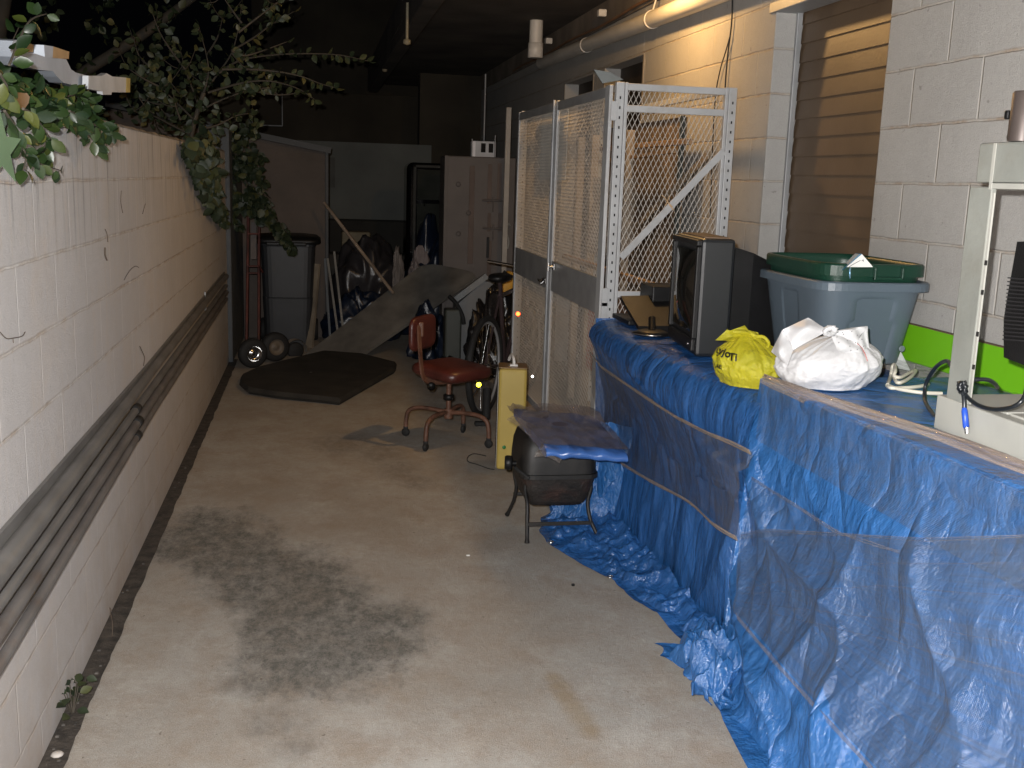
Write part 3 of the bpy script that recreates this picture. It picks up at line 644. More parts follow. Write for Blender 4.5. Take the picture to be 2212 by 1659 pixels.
# ---- near tarp
T2 = thing('tarp_covered_table', 'nearer blue tarp draped table, tightly wound with clear film, filling the lower right', 'covered table', (1.7, 2.5, 0))
def pr2(xe, xm, xb, xf, zt=1.0): return [(2.085, zt), (1.8, zt), (xe+.07, zt), (xe+.012, zt-.004), (xe, zt-.03), (xe-.004, zt-.12), (xm, .72), (xm-.005, .5), (xb+.01, .3), (xb, .08), (xb-.03, .012), (xf, .008)]
st2 = [(3.10, pr2(1.385, 1.375, 1.32, 1.29)), (2.9, pr2(1.385, 1.355, 1.29, 1.22)), (2.55, pr2(1.39, 1.35, 1.25, 1.18)), (2.2, pr2(1.41, 1.34, 1.22, 1.14)), (1.7, pr2(1.43, 1.36, 1.22, 1.13)), (1.2, pr2(1.45, 1.38, 1.24, 1.14))]
def f2(t, y, z):
    # long diagonal folds dragged from the upper far corner down towards the camera
    d = (3.1-y)*.62-(1.0-z); lo = max(0, min(1, (.95-z)*2.5)); w1 = 4*nz((y*.8, z*.6, 5), 1.2)
    a = pl_(d*6.5+1.9*nz((y*1.2, z*1.2, 2), 1.3)+.9, 1.6)*2.1*math.exp(-((d+.22)/.70)**2)
    b_ = pl_(y*6+w1+z*2.6, 1.5)*(.25+.75*lo)*msk(y, z, 1.2, 21)+pl_(y*16+w1*2.2+z*2.0, 1.3)*.22*lo*msk(y, z, 2.2, 25)+pl_(d*19+w1*1.7, 1.3)*.30*msk(y, z, 1.8, 29)
    c = pl_(y*44+8*nz((y*2, z, 8), 1.4)+z*6, 1.)*.05*msk(y, z, 3.2, 33)
    return a+b_+c
rows = drape(st2, np.linspace(3.10, 1.15, 420), 260, lambda t, y, z: .0025 if t < .26 else .030*min(1, max(.12, (1.0-z)*3.2)), 5.0, f2)
mb = MB(); mb.grid(rows)
rows = []
for i in range(30):
    t = i/29
    rows.append([V(lerp(lerp(1.387, 1.32, t), 2.085, s_/39), 3.10+.008*math.sin(s_+t*3), max(.996-.99*t, .006)) for s_ in range(40)])
mb.grid(rows); mb.build('tarp', m_tarp, T2)
# crumpled heap at the far foot
def crumple(cx, cy, hx, hy, hz, seed, n=210, A=.10):
    rows = []
    for i in range(n):
        row = []
        for j in range(n):
            u, v = i/(n-1)*2-1, j/(n-1)*2-1
            q = V(u*1.5, v*1.5, seed); n1 = V(nz(q, .85, 1), nz(q, .85, 31), nz(q, .85, 61)); q2 = q+n1*.7; n2 = V(nz(q2, 1.7, 5), nz(q2, 1.7, 35), nz(q2, 1.7, 65)); q3 = q2+n2*.2
            r2 = min(1, u*u*.85+v*v*.85); env = (1-r2)**.6
            f = (.5-abs(nz(q2, 1.05, 9))*2)*.62+(.5-abs(nz(q3, 2.1, 19))*2)*.24+(.5-abs(nz(q3, 5, 29))*2)*.06
            p = V(cx+u*hx*.9+n1.x*A*1.3+n2.x*A*.55, cy+v*hy*.9+n1.y*A*1.5+n2.y*A*.55, hz*env*(.62+f)+.02+.02*(f+.4)*(1-env)+n1.z*.03*env)
            p.z = max(p.z, .006+.004*(n2.z+.5)); row.append(p)
        rows.append(row)
    return rows
mb = MB(); mb.grid(crumple(1.285, 3.03, .125, .21, .185, 4., 210, .085))
mb.grid(crumple(1.21, 2.95, .07, .13, .06, 9., 110, .05))
mb.build('crumpled_heap', m_tarp, T2)
X2 = lambda y, z: lerp(1.37, 1.215, max(0, min(1, (.95-z)/.9)))
def yz2(pts):
    o = []
    for x, y in pts:
        X = 1.36
        for _ in range(12): p = W(x, y, X=X); X = X2(p.y, p.z)-.03
        o.append((p.y, p.z))
    return o
A = yz2([(1641, 822), (1760, 873), (1900, 930), (2060, 998), (2300, 1100)]); B = yz2([(1634, 948), (1720, 1003), (1830, 1066), (1955, 1138), (2300, 1330)])
mb = MB(); mb.grid(film(A, B, X2, 90, 26, .030, .008, 3)); mb.build('stretch_wrap', m_film2, T2)
A = yz2([(1604, 1152), (1665, 1143), (1823, 1151), (2010, 1163), (2330, 1150)]); B = yz2([(1592, 1325), (1604, 1328), (1720, 1460), (1960, 1720), (2330, 2000)])
mb = MB(); mb.grid(film(A, B, X2, 110, 50, .040, .010, 6)); mb.build('stretch_wrap', m_film3, T2)
A = yz2([(1632, 1030), (1680, 1062), (1750, 1105), (1823, 1149)]); B = yz2([(1602, 1165), (1660, 1160), (1740, 1155), (1823, 1150)])
mb = MB(); mb.grid(film(A, B, X2, 50, 20, .037, .008, 8)); mb.build('stretch_wrap', m_film2, T2)
# film edges: taut strands
mb = MB()
def strand(pts, r, o, k=3, sp=.006):
    P_ = yz2(pts)
    for q in range(k):
        mb.tube([V(X2(*lin(P_, u))-o-.002*q, lin(P_, u)[0], lin(P_, u)[1]+sp*(q-k/2)+.004*nz((u*3, q, 1), 2)) for u in np.linspace(0, 1, 50)], r, 5)
strand([(1604, 1328), (1700, 1440), (1905, 1662)], .0012, .046, 4)
strand([(1632, 1030), (1823, 1149), (1955, 1190)], .0012, .042, 2)
strand([(1604, 1152), (1665, 1143), (1823, 1151), (2010, 1163), (2330, 1150)], .0008, .044, 2)
for yy in (1215, 1262, 1330, 1372): strand([(1612, 1290+(yy-1300)*.25), (1900, yy), (2230, yy+(yy-1200)*.55-10)], .0005, .044, 1)
mb.build('wrap_strand', plastic_film('wrap_strand', (.30, .26, .23), .15, (1, 1, 1)), T2)
# rolled ribbon of film along the top front edge
mb = MB(); P_ = [W(x, y, Z=.999) for x, y in ((1655, 822), (1760, 862), (1880, 905), (2020, 955), (2140, 1003), (2330, 1075))]
rows = []
for j in range(26):
    v = j/25; row = []
    for i in range(110):
        u = i/109; p = V(*lin([tuple(q) for q in P_], u)); wd = lerp(.02, .085, min(1, u*1.5))
        h = .010*abs(math.sin(v*19+3*nz((u*2, v, 0), 2)))+.008*math.sin(v*PI)
        x = p.x+wd*(1-v)-.02; z = 1.004+h-max(0, v-.45)*wd*1.2
        row.append(V(x+.03*(v > .99)*0, p.y, z))
    rows.append(row)
mb.grid(rows); mb.build('wrap_roll', m_bundle, T2)
# film lying flat over the table top by the wall
mb = MB(); rows = []
for i in range(60):
    u = i/59; rows.append([V(lerp(1.90, 2.085, j/19)+.01*nz((u, j*.2, 0), 8), lerp(3.45, 2.3, u), 1.006+.012*abs(nz((u*9, j*.3, 0), 2))) for j in range(20)])
mb.grid(rows); mb.build('loose_film', plastic_film('loose_film', (.5, .5, .47), .12, (8, 8, 1), .08), T2)

# ------------------------------------------------------------------ things on the tables
ZF, ZN = .95, 1.004
tv = thing('television', 'black tube television standing on the far tarp with its screen turned left', 'television', (1.62, 4, ZF))
m_tvs = mat('tv_silver_grey', (.010, .0115, .0135), .38, var=.1, spec=.45, bump=.08, bs=400)
Rz = Matrix.Rotation(math.radians(-6), 3, 'Z')
TC = V(1.440, 3.98, ZF)
def tvp(x, y, z): return TC+Rz @ V(x, y, z)
mb = MB(); mb.box((-.005, -.215, 0), (.125, .215, .448), .014, R=Rz, c=TC+Rz @ V(.06, 0, .226)); mb.build('casing', m_tvs, tv)
mb = MB(); fr = [(.125, -.205, .03), (.125, .205, .03), (.125, .205, .435), (.125, -.205, .42)]; bk = [(.44, -.11, .05), (.44, .11, .05), (.44, .11, .30), (.44, -.11, .30)]
mid_ = [(.20, -.195, .03), (.20, .195, .03), (.20, .195, .41), (.20, -.195, .40)]
L_ = [tvp(*p) for p in fr+mid_+bk]
mb.add(L_, [(0, 1, 5, 4), (1, 2, 6, 5), (2, 3, 7, 6), (3, 0, 4, 7), (4, 5, 9, 8), (5, 6, 10, 9), (6, 7, 11, 10), (7, 4, 8, 11), (8, 9, 10, 11)], smooth=False); mb.build('rear_shell', m_black, tv)
mb = MB(); rows = []
for i in range(16):
    a = i/15*2-1; rows.append([tvp(-.012-.022*(1-a*a)*(1-(j/15*2-1)**2), -.175+.35*j/15, .245+.155*a) for j in range(16)])
mb.grid(rows); sc = mb.build('screen', mat('crt_glass', (.012, .012, .011), .06, spec=.9), tv)
mb = MB(); mb.box((0, -.205, .42), (.03, .205, .442), .004, R=Rz, c=tvp(-.006, 0, .432)); mb.box((0, -.20, .02), (.02, .20, .07), .006, R=Rz, c=tvp(-.010, 0, .045))
for s_ in (-1, 1): mb.box((0, -.012, .07), (.02, .012, .42), .004, R=Rz, c=tvp(-.010, s_*.195, .245))
mb.build('bezel', m_black, tv)
mb = MB(); mb.box((0, -.18, 0), (.1, .18, .004), 0, R=Rz, c=tvp(.06, 0, .4525)); mb.build('dusty_top', mat('dust', (.16, .10, .06), .7), tv)
mb = MB(); mb.lathe([(0, 0), (.005, 0), (.004, .004), (0, .005)], tvp(-.02, -.16, .045), axis=(-1, 0, 0), n=10); mb.build('button', m_chrome, tv)
# flat monitor, box, white arc stand behind the television
mo = thing('flat_monitor', 'flat black monitor tipped back on an oval foot left of the television', 'monitor', (1.45, 4.55, ZF))
c0 = W(1375, 700, Z=.99); a = [W(1345, 655, X=1.56), W(1440, 652, X=1.78), W(1478, 700, X=1.60), W(1385, 705, X=1.42)]
mb = MB(); mb.prism([W(1341, 650, Y=4.75), W(1443, 648, Y=4.75), W(1462, 715, Y=4.45), W(1380, 716, Y=4.45)], (0.0, .012, .022)); mb.build('panel', m_black, mo)
mb = MB(); mb.prism([W(1350, 655, Y=4.73), W(1440, 653, Y=4.73), W(1452, 704, Y=4.47), W(1384, 705, Y=4.47)], (0.0, -.003, .0)); mb.build('screen', mat('lcd', (.035, .026, .018), .3), mo)
ft = W(1408, 722, Z=ZF+.004); mb = MB(); mb.lathe([(0, .0), (.085, 0), (.088, .006), (.05, .018), (0, .02)], ft, n=32); mb.tube([ft+V(0, 0, .01), ft+V(.02, .07, .06)], .016); mb.build('foot', m_black, mo)
mb = MB(); mb.tube([ft+V(.089*math.cos(t), .089*math.sin(t), .006) for t in np.linspace(PI*.98, PI*1.55, 16)], .0022, 6); mb.build('foot_trim', m_chrome, mo)
p = W(1322, 683, Z=ZF+.01)
mb = MB(); mb.box((p.x, p.y-.28, ZF+.004), (p.x+.20, p.y, ZF+.026), .005); tag(mb.build('laptop_slab', m_black), 'thin black slab lying at the far edge of the blue table beside the locker', 'electronics')
q = W(1390, 612, Y=4.85)
mb = MB(); mb.box((q.x, 4.7, ZF+.004), (q.x+.30, 4.9, q.z), .006); tag(mb.build('black_case', m_black), 'black squared case behind the tipped flat monitor', 'electronics')

# tubs
def tub(label, cat, ox, oy, z0, z1, lx, ly, taper, col, rimw, rimh, handle=True, rot=0, name='storage_tub', rim_d=.0):
    t = thing(name, label, cat, (ox, oy, z0)); m = mat(name+'_plastic', col, .36, var=.08, vs=3, spec=.5, bump=.1, bs=250)
    R = Matrix.Rotation(rot, 3, 'Z')
    def ring(k, z, grow=0., ind=0.):
        o = []; hx, hy = lx/2*k+grow, ly/2*k+grow; r_ = .085*k+grow*.5
        for i in range(96):
            a = 2*PI*i/96; c, s_ = math.cos(a), math.sin(a)
            e = 5.5; f = (abs(c/hx)**e+abs(s_/hy)**e)**(-1/e)
            x, y = c*f, s_*f
            if ind: # recessed handle panel in the middle of the short side
                if y < 0 and abs(x) < lx*.17 and abs(y) > hy*.85: y += ind
                if x < 0 and abs(y) < ly*.10+.0 and abs(x) > hx*.85: x += ind*.6
            o.append(V(ox, oy, 0)+R @ V(x, y, z))
        return o
    rows = []; n = 26
    for i in range(n+1):
        u = i/n; k = lerp(taper, 1, u); z = lerp(z0, z1, u)
        ind = .016 if (handle and .05 < u < .80) else 0
        rows.append(ring(k, z, 0, ind))
    mb = MB(); mb.grid(rows, closed=True); mb.add(rows[0], [tuple(range(96))[::-1]], smooth=False)
    inner = [ring(lerp(1, taper, i/6)-.012, lerp(z1, z0+.01, i/6)) for i in range(7)]
    mb.grid([rows[-1]]+inner, closed=True); mb.build('body', m, t)
    mb = MB(); rr = [ring(1, z1-rimh, .001), ring(1, z1-rimh, rimw), ring(1, z1-rimh*.15, rimw), ring(1, z1, rimw-.004), ring(1, z1+.001, -.004)]
    for a_, b_ in zip(rr[:-1], rr[1:]): mb.grid([a_, b_], closed=True, smooth=False)
    mb.build('rim', m, t); return t, R
TX, TY = 1.865, 3.55
tb, Rr = tub('large blue-grey storage tub standing behind the white bag', 'tub', TX, TY, ZN, 1.292, .40, .56, .80, (.092, .122, .152), .020, .030)
MB().lathe([(0, 0), (.012, 0), (.011, .004), (.008, .005), (0, .003)], V(TX+.13, TY-.238, 1.06), axis=(0, -1, 0), n=16).build('moulded_dot', mat('tub_dot', (.16, .2, .22), .4), tb)
tg, _ = tub('dark green storage tub nested on top inside the blue-grey one', 'tub', TX, TY, 1.20, 1.352, .385, .54, .93, (.006, .036, .022), .010, .040, handle=False, name='green_tub')
gr = MB(); c = V(TX-.03, TY-.285, 1.325); gr.box((c.x, c.y-.010, 1.300), (c.x+.11, c.y+.004, 1.312), .004); gr.box((c.x, c.y-.01, 1.3), (c.x+.01, c.y+.004, 1.345), .003); gr.box((c.x+.1, c.y-.01, 1.3), (c.x+.11, c.y+.004, 1.345), .003)
gr.build('handle', tg.children[0].data.materials[0], tg)
p0, p1, p2 = W(1862, 549, Y=3.27), W(1828, 577, Y=3.27), W(1886, 577, Y=3.27)
mb = MB(); mb.prism([p0, p1, p2], (.0, .004, 0)); o = mb.build('white_card', mat('card', (.72, .72, .70), .6))
tag(o, 'white card with blue side poking up out of the green tub', 'card')
mb = MB(); mb.prism([p0+V(-.001, -.002, .001), p1+V(-.002, -.002, 0), p1+V(-.012, -.002, -.01), p0+V(-.010, -.002, .0)], (.0, .03, 0)); mb.build('blue_side', mat('card_blue', (.03, .16, .28), .5), o)
mb = MB(); mb.tube(smooth_path([p0+V(-.005, -.004, -.02), p1+V(.005, -.006, -.004), p2+V(-.008, -.004, -.004)], 4), .0008, 4); mb.tube([p0+V(.0, -.004, -.022), p0+V(.004, -.004, -.018), p0+V(.006, -.004, -.024)], .0012, 4); mb.build('print', m_black, o)
mb = MB(); ce = W(1835, 590, Y=3.25); mb.lathe([(.018, 0), (.021, .001), (.021, .002), (.018, .003)], ce, axis=(1, -.45, .1), n=24); mb.build('disc_edge', mat('disc', (.35, .6, .8), .15, metal=.6), o)

# bags
def bag(name, label, cat, c, rx, ry, h, knot, m, pleat, seed, res=(150, 220), flat=.0, blob=1.0):
    rows = []; c = Vector(c); k_ = Vector(knot)
    for i in range(res[0]):
        u = i/(res[0]-1); row = []
        for j in range(res[1]):
            th = 2*PI*j/res[1]
            # profile: base .. belly .. neck
            if u < .08: r_ = lerp(.0, .80, u/.08); z = .002
            else:
                v = (u-.08)/.92; r_ = interp([(.80,), (.97,), (1.02,), (.97,), (.80,), (.52,), (.24,), (.05,)], v)[0]; z = h*(1-(1-v)**1.45)
            w_ = (z/h)**1.5
            d = (math.cos(th), math.sin(th), z/h*1.4)
            q = 1+.11*nz(d, 1.3, seed)*blob+.10*(ridge(d, 1.7, seed+3)-.7)*.6*blob
            q += pleat*w_*(.55*math.sin(th*13+4*nz(d, 1, seed))+.45*math.sin(th*29+5*nz(d, 1, seed+2)))*.5
            q += .016*(ridge((d[0], d[1], d[2]*.5), 3.2, seed+8, 2)-.6)
            x, y = rx*r_*q*math.cos(th), ry*r_*q*math.sin(th)
            p = V(c.x+x, c.y+y, c.z+z*(1+.05*nz(d, 2, seed)))+V(k_.x-c.x, k_.y-c.y, k_.z-c.z-h)*w_
            row.append(p)
        rows.append(row)
    mb = MB(); mb.grid(rows, closed=True)
    t = thing(name, label, cat, c); o = mb.build('bag_body', m, t); return t, o
def film_plastic(name, col, rough, sub=.0, alpha=1., spec=.5, bs=28, bstr=.5):
    m = mat(name, col, rough, var=.1, vs=7, spec=spec); nt = m.node_tree; N = nt.nodes; b = N['Principled BSDF']
    g = N.new('ShaderNodeNewGeometry'); cr = nnoise(nt, g.outputs['Position'], bs, 8, .62)
    h = nmath(nt, 'ABSOLUTE', nmath(nt, 'SUBTRACT', cr, .5)); bp = N.new('ShaderNodeBump'); bp.inputs['Strength'].default_value = bstr; bp.inputs['Distance'].default_value = .01
    nt.links.new(nmath(nt, 'MULTIPLY', h, 2.5), bp.inputs['Height']); nt.links.new(bp.outputs[0], b.inputs['Normal'])
    if alpha < 1:
        b.inputs['Alpha'].default_value = alpha
    return m
def flap(mb, a, b_, w0, w1, bend, seed, n=16, m_=8):
    a = Vector(a); b_ = Vector(b_); d = (b_-a); s_ = d.cross(Vector(bend)).normalized(); rows = []
    for i in range(n):
        u = i/(n-1); c = a+d*u+Vector(bend)*math.sin(u*PI*.8); wd = lerp(w0, w1, u**.7)
        rows.append([c+s_*wd*(j/(m_-1)*2-1)+Vector(bend).normalized()*.25*wd*math.sin(j*2.1+u*3+seed) for j in range(m_)])
    mb.grid(rows)
m_wbag = film_plastic('white_bag_plastic', (.60, .60, .61), .42, bs=14, bstr=.16)
wb, wo = bag('white_bag', 'big full white plastic bag knotted at the top, on the nearer tarp', 'bag', (1.533, 2.965, ZN), .158, .130, .150, (1.575, 2.94, ZN+.165), m_wbag, .06, 3., blob=.7)
kx = W(1790, 714, Y=2.88)
def patch(mb, c, bulge, seed=0, n=18, wr=.006):
    c00, c10, c11, c01 = [Vector(q) for q in c]; rows = []
    for i in range(n):
        u = i/(n-1); row = []
        for j in range(n):
            v = j/(n-1); p = c00.lerp(c10, u).lerp(c01.lerp(c11, u), v); p = p+Vector(bulge)*math.sin(PI*u)*math.sin(PI*v)-FW*wr*math.sin((u*9+v*4)+seed)*(u+v)*.6; row.append(p)
        rows.append(row)
    mb.grid(rows)
mb = MB()
for i in range(9): 
    a = i*.7; mb.tube([kx+V(.012*math.cos(a), -.006, .009*math.sin(a)), kx+V(.018*math.cos(a+1), -.012, .010*math.sin(a+1.2)), kx+V(.010*math.cos(a+2), .004, .012*math.sin(a+2))], [.006, .009, .005], 7)
mb.build('knot', m_wbag, wb)
mb = MB(); patch(mb, (kx, W(1746, 686, Y=2.93), W(1690, 712, Y=2.95), W(1715, 755, Y=2.90)), (-.01, -.035, .012), 1); patch(mb, (W(1690, 712, Y=2.95), W(1715, 755, Y=2.90), W(1700, 790, Y=2.86), W(1666, 760, Y=2.96)), (-.02, -.02, .0), 2)
mb.build('ear', m_wbag, wb)
mb = MB(); patch(mb, (kx+V(.004, 0, -.004), W(1838, 708, Y=2.88), W(1873, 704, Y=2.88), W(1850, 740, Y=2.86)), (0, -.012, .008), 3); patch(mb, (kx+V(.004, 0, -.004), W(1850, 740, Y=2.86), W(1878, 775, Y=2.87), W(1810, 760, Y=2.84)), (0, -.02, .0), 4)
patch(mb, (W(1850, 740, Y=2.86), W(1873, 704, Y=2.88), W(1878, 740, Y=2.90), W(1878, 775, Y=2.87)), (0, -.004, 0), 5); e2 = mb.build('ear', m_wbag, wb)
bv = BVHTree.FromPolygons([Vector(v.co)+wb.location for v in e2.data.vertices], [tuple(p_.vertices) for p_ in e2.data.polygons])
bv2 = BVHTree.FromPolygons([Vector(v.co)+wb.location for v in wo.data.vertices], [tuple(p_.vertices) for p_ in wo.data.polygons])
def on_surface(x, y, trees, off=.0012):
    d = (W(x, y, Y=3)-CAM).normalized(); best = None
    for tr_ in trees:
        h = tr_.ray_cast(CAM, d)
        if h[0] is not None and (best is None or h[3] < best[1]): best = (h[0]-d*off, h[3])
    return best[0] if best else None
mb = MB()
for x, y in ((1808, 728), (1822, 722), (1840, 716), (1852, 724), (1812, 740), (1830, 736), (1848, 740), (1862, 733), (1836, 748), (1852, 755), (1866, 748), (1838, 757), (1820, 718), (1792, 716), (1780, 722), (1868, 762)):
    p = on_surface(x, y, (bv, bv2))
    if p is not None: mb.lathe([(0, -.0008), (.0016, 0), (0, .0008)], p, axis=-FW, n=5)
mb.build('print_dots', m_black, wb)
mb = MB(); pl = [on_surface(x, y, (bv, bv2)) for x, y in ((1852, 742), (1862, 752), (1869, 765), (1874, 780))]; pl = [p for p in pl if p is not None]
if len(pl) > 2: mb.tube(pl, .0011, 4)
mb.build('red_stripe', mat('red_print', (.5, .06, .04), .5), wb)
m_ybag = film_plastic('yellow_bag_plastic', (.66, .60, .03), .26, alpha=.56, bs=30, bstr=.6)
yb, yo = bag('yellow_bag', 'small translucent yellow plastic bag with black lettering beside the white bag', 'bag', (1.415, 3.255, ZF), .112, .118, .142, (1.405, 3.28, ZF+.17), m_ybag, .12, 9.)
ky = V(1.405, 3.27, ZF+.16)
mb = MB(); patch(mb, (ky+V(-.03, 0, -.015), W(1572, 716, Y=3.26), W(1608, 703, Y=3.25), ky+V(.03, -.01, -.01)), (-.005, -.015, .006), 1, wr=.004); patch(mb, (ky+V(-.05, 0, -.02), W(1545, 735, Y=3.26), W(1570, 712, Y=3.25), ky), (-.005, -.015, .004), 3, wr=.004)
patch(mb, (ky, W(1612, 712, Y=3.26), W(1638, 718, Y=3.26), ky+V(.05, -.02, -.03)), (-.005, -.01, .0), 5, wr=.003); mb.build('ear', m_ybag, yb)
mb = MB(); lp = smooth_path([ky, W(1615, 733, Y=3.27), W(1645, 727, Y=3.24), W(1660, 740, Y=3.22), W(1655, 752, Y=3.21), W(1640, 748, Y=3.23), W(1617, 738, Y=3.26)], 6)
mb.tube(lp, [.009-.003*math.sin(i/len(lp)*PI) for i in range(len(lp))], 7); mb.build('handle', m_ybag, yb)
bvy = BVHTree.FromPolygons([Vector(v.co)+yb.location for v in yo.data.vertices], [tuple(p_.vertices) for p_ in yo.data.polygons])
def lettering(txt, x, y, size, rot, trees, parent, shear=0.):
    cu = bpy.data.curves.new('lettering', 'FONT'); cu.body = txt; cu.size = size; cu.offset = size*.035; to = bpy.data.objects.new('tmp', cu); COL.objects.link(to)
    dg = bpy.context.evaluated_depsgraph_get(); me = to.evaluated_get(dg).to_mesh()
    bm = bmesh.new(); bm.from_mesh(me); bmesh.ops.triangulate(bm, faces=bm.faces[:]); bmesh.ops.subdivide_edges(bm, edges=bm.edges[:], cuts=2, use_grid_fill=False); bmesh.ops.triangulate(bm, faces=bm.faces[:])
    vs, ok = [], True
    for v in bm.verts:
        px = x+v.co.x*math.cos(rot)-v.co.y*math.sin(rot); py = y-(v.co.x*math.sin(rot)+v.co.y*math.cos(rot))
        p = on_surface(px, py, trees, .002); vs.append(p)
    mb = MB(); idx = {}; 
    for f in bm.faces:
        if all(vs[v.index] is not None for v in f.verts): mb.add([vs[v.index] for v in f.verts], [tuple(range(len(f.verts)))], smooth=False)
    bm.free(); bpy.data.objects.remove(to)
    return mb.build('lettering', mat('black_print', (.006, .006, .006), .5), parent)
for t_, x, y, s_, r_ in (('Kc-', 1537, 745, 15, .35), ("Ayjo", 1536, 756, 23, -.42), ("Ti", 1573, 778, 23, -.10), ('V AE', 1534, 793, 12, -.15)):
    lettering(t_, x, y, s_, r_, (bvy,), yb)
mb = MB()
for p_, r_ in ((V(1.40, 3.23, ZF+.05), .035), (V(1.46, 3.21, ZF+.045), .03)): mb.lathe([(r_*math.sin(a), r_*(1-math.cos(a))) for a in np.linspace(0, PI, 12)], p_, n=16)
mb.build('contents', mat('green_contents', (.22, .26, .04), .6), yb)

# green board, papers, cables
gp = [W(1930, 690, X=RX-.02), W(2215, 757, X=RX-.02)]
mb = MB(); mb.box((RX-.028, 1.2, 1.004), (RX-.012, 3.62, 1.134), .001); gb = mb.build('green_board', mat('lime_board', (.155, .46, .008), .5, var=.05))
tag(gb, 'bright lime green board leaning on the wall behind the tables', 'board')
MB().box((RX-.029, 1.2, 1.134), (RX-.011, 3.62, 1.137)).build('board_edge', mat('board_edge', (.14, .09, .05), .7), gb)
a = [W(1943, 754, X=2.05), W(1924, 792, X=2.0), W(1967, 802, X=2.04)]
tag(MB().prism(a, (.002, .002, 0)).build('paper_sheet', mat('paper', (.66, .67, .68), .7)), 'small white pointed sheet of paper leaning on the green board by the tub', 'paper')
m_wcab = mat('cream_cable', (.60, .57, .48), .45)
cb = MB(); P_ = [(2035, 850), (1990, 848), (1940, 840), (1917, 832), (1925, 838), (1950, 838), (1985, 835), (2005, 830)]
cb.tube(smooth_path([W(x, y, Z=ZN+.008) for x, y in P_], 8), .0058, 8)
cb.tube(smooth_path([W(x, y, Z=ZN+.010+.018*h) for x, y, h in ((1917, 832, 0), (1924, 812, .5), (1928, 792, 2.2), (1932, 788, 2.4), (1934, 800, 2), (1932, 812, 1.2), (1945, 815, 1), (1965, 805, 1.2), (1978, 800, 1), (1970, 812, .8), (1952, 824, .5), (1938, 826, .4), (1930, 812, .8))], 8), .0058, 8)
tag(cb.build('cream_cable', m_wcab), 'loosely coiled cream cable on the nearer tarp between tub and grey frame', 'cable')

# grey machine frame
MX = 1.548
mf = thing('machine_frame', 'dented grey steel machine frame with upright column and slotted base on the tarp', 'machine', (1.65, 2.1, ZN))
m_mach = mat('worn_grey_paint', (.26, .27, .245), .5, var=.12, vs=4, metal=.1, dirt=(.20, .19, .16), dirt_amt=.6, dirt_scale=5, bump=.12, bs=60)
m_mach2 = mat('light_grey_paint', (.37, .37, .335), .5, var=.08, vs=6, dirt=(.3, .27, .22), dirt_amt=.4)
mb = MB(); mb.box((MX, 1.2, ZN), (MX+.30, 2.385, ZN+.088), .004); mb.build('base', m_mach2, mf)
mb = MB(); mb.box((MX+.004, 2.385, ZN+.003), (MX+.29, 2.389, ZN+.082), .001); mb.build('base_end', m_mach2, mf)
mb = MB()
for k in range(9):
    y = 2.22-k*.085
    for j in range(2): mb.box((MX+.03+j*.13, y-.074, ZN+.088), (MX+.15+j*.13, y, ZN+.0945), .002)
mb.build('slot_plate', m_mach2, mf)
mb = MB(); mb.box((MX+.002, 2.262, ZN+.086), (MX+.016, 2.348, 1.612), .003); mb.build('column', m_mach, mf)
mb = MB(); mb.box((MX+.004, 2.252, ZN+.09), (MX+.008, 2.262, 1.60), .001); mb.build('column_strip', m_mach2, mf)
mb = MB()
for z in (1.18, 1.26, 1.36, 1.43): mb.box((MX+.002, 2.251, z), (MX+.006, 2.258, z+.012), .001)
mb.build('bolt_hole', m_dark, mf)
mb = MB(); mb.box((MX-.002, 1.3, 1.622), (MX+.05, 2.325, 1.714), .006); mb.build('crossbeam', m_mach, mf)
mb = MB(); mb.box((MX-.004, 2.255, 1.606), (MX-.0025, 2.266, 1.712), .0004); mb.box((MX-.003, 1.3, 1.608), (MX+.01, 2.26, 1.621), .001); mb.build('beam_trim', m_mach2, mf)
m_motor = mat('brown_motor', (.10, .080, .072), .45, metal=.4, var=.2)
mb = MB(); mb.tube([V(MX+.02, 2.20, 1.715), V(MX+.02, 2.20, 1.82), V(MX+.02, 2.20, 1.825)], [.030, .030, .026], 24); mb.build('motor', m_motor, mf)
mb = MB(); mb.box((MX+.015, 2.235, 1.716), (MX+.03, 2.25, 1.775), .004); mb.box((MX+.0, 2.234, 1.765), (MX+.02, 2.247, 1.785), .003); mb.box((MX+.015, 2.15, 1.716), (MX+.03, 2.165, 1.765), .004); mb.build('clamp', m_black, mf)
# black ribbed lamp-like device at the frame edge
bd2 = thing('power_adapter', 'black ribbed plastic device hanging at the right edge of the picture in the grey frame', 'device', (1.62, 2.1, 1.3))
mb = MB(); q = [(2197, 522), (2260, 520), (2260, 800), (2215, 790), (2168, 772), (2168, 690), (2176, 640)]
mb.prism([W(x, y, X=1.585) for x, y in q], (.06, 0, 0)); mb.build('casing', m_black, bd2)
mb = MB()
for k in range(17):
    y = 600+k*8.3; mb.beam(W(2178-k*.7, y, X=1.582), W(2262, y+8, X=1.582), .004, .003)
mb.build('ribs', mat('rib_black', (.02, .02, .022), .3), bd2)
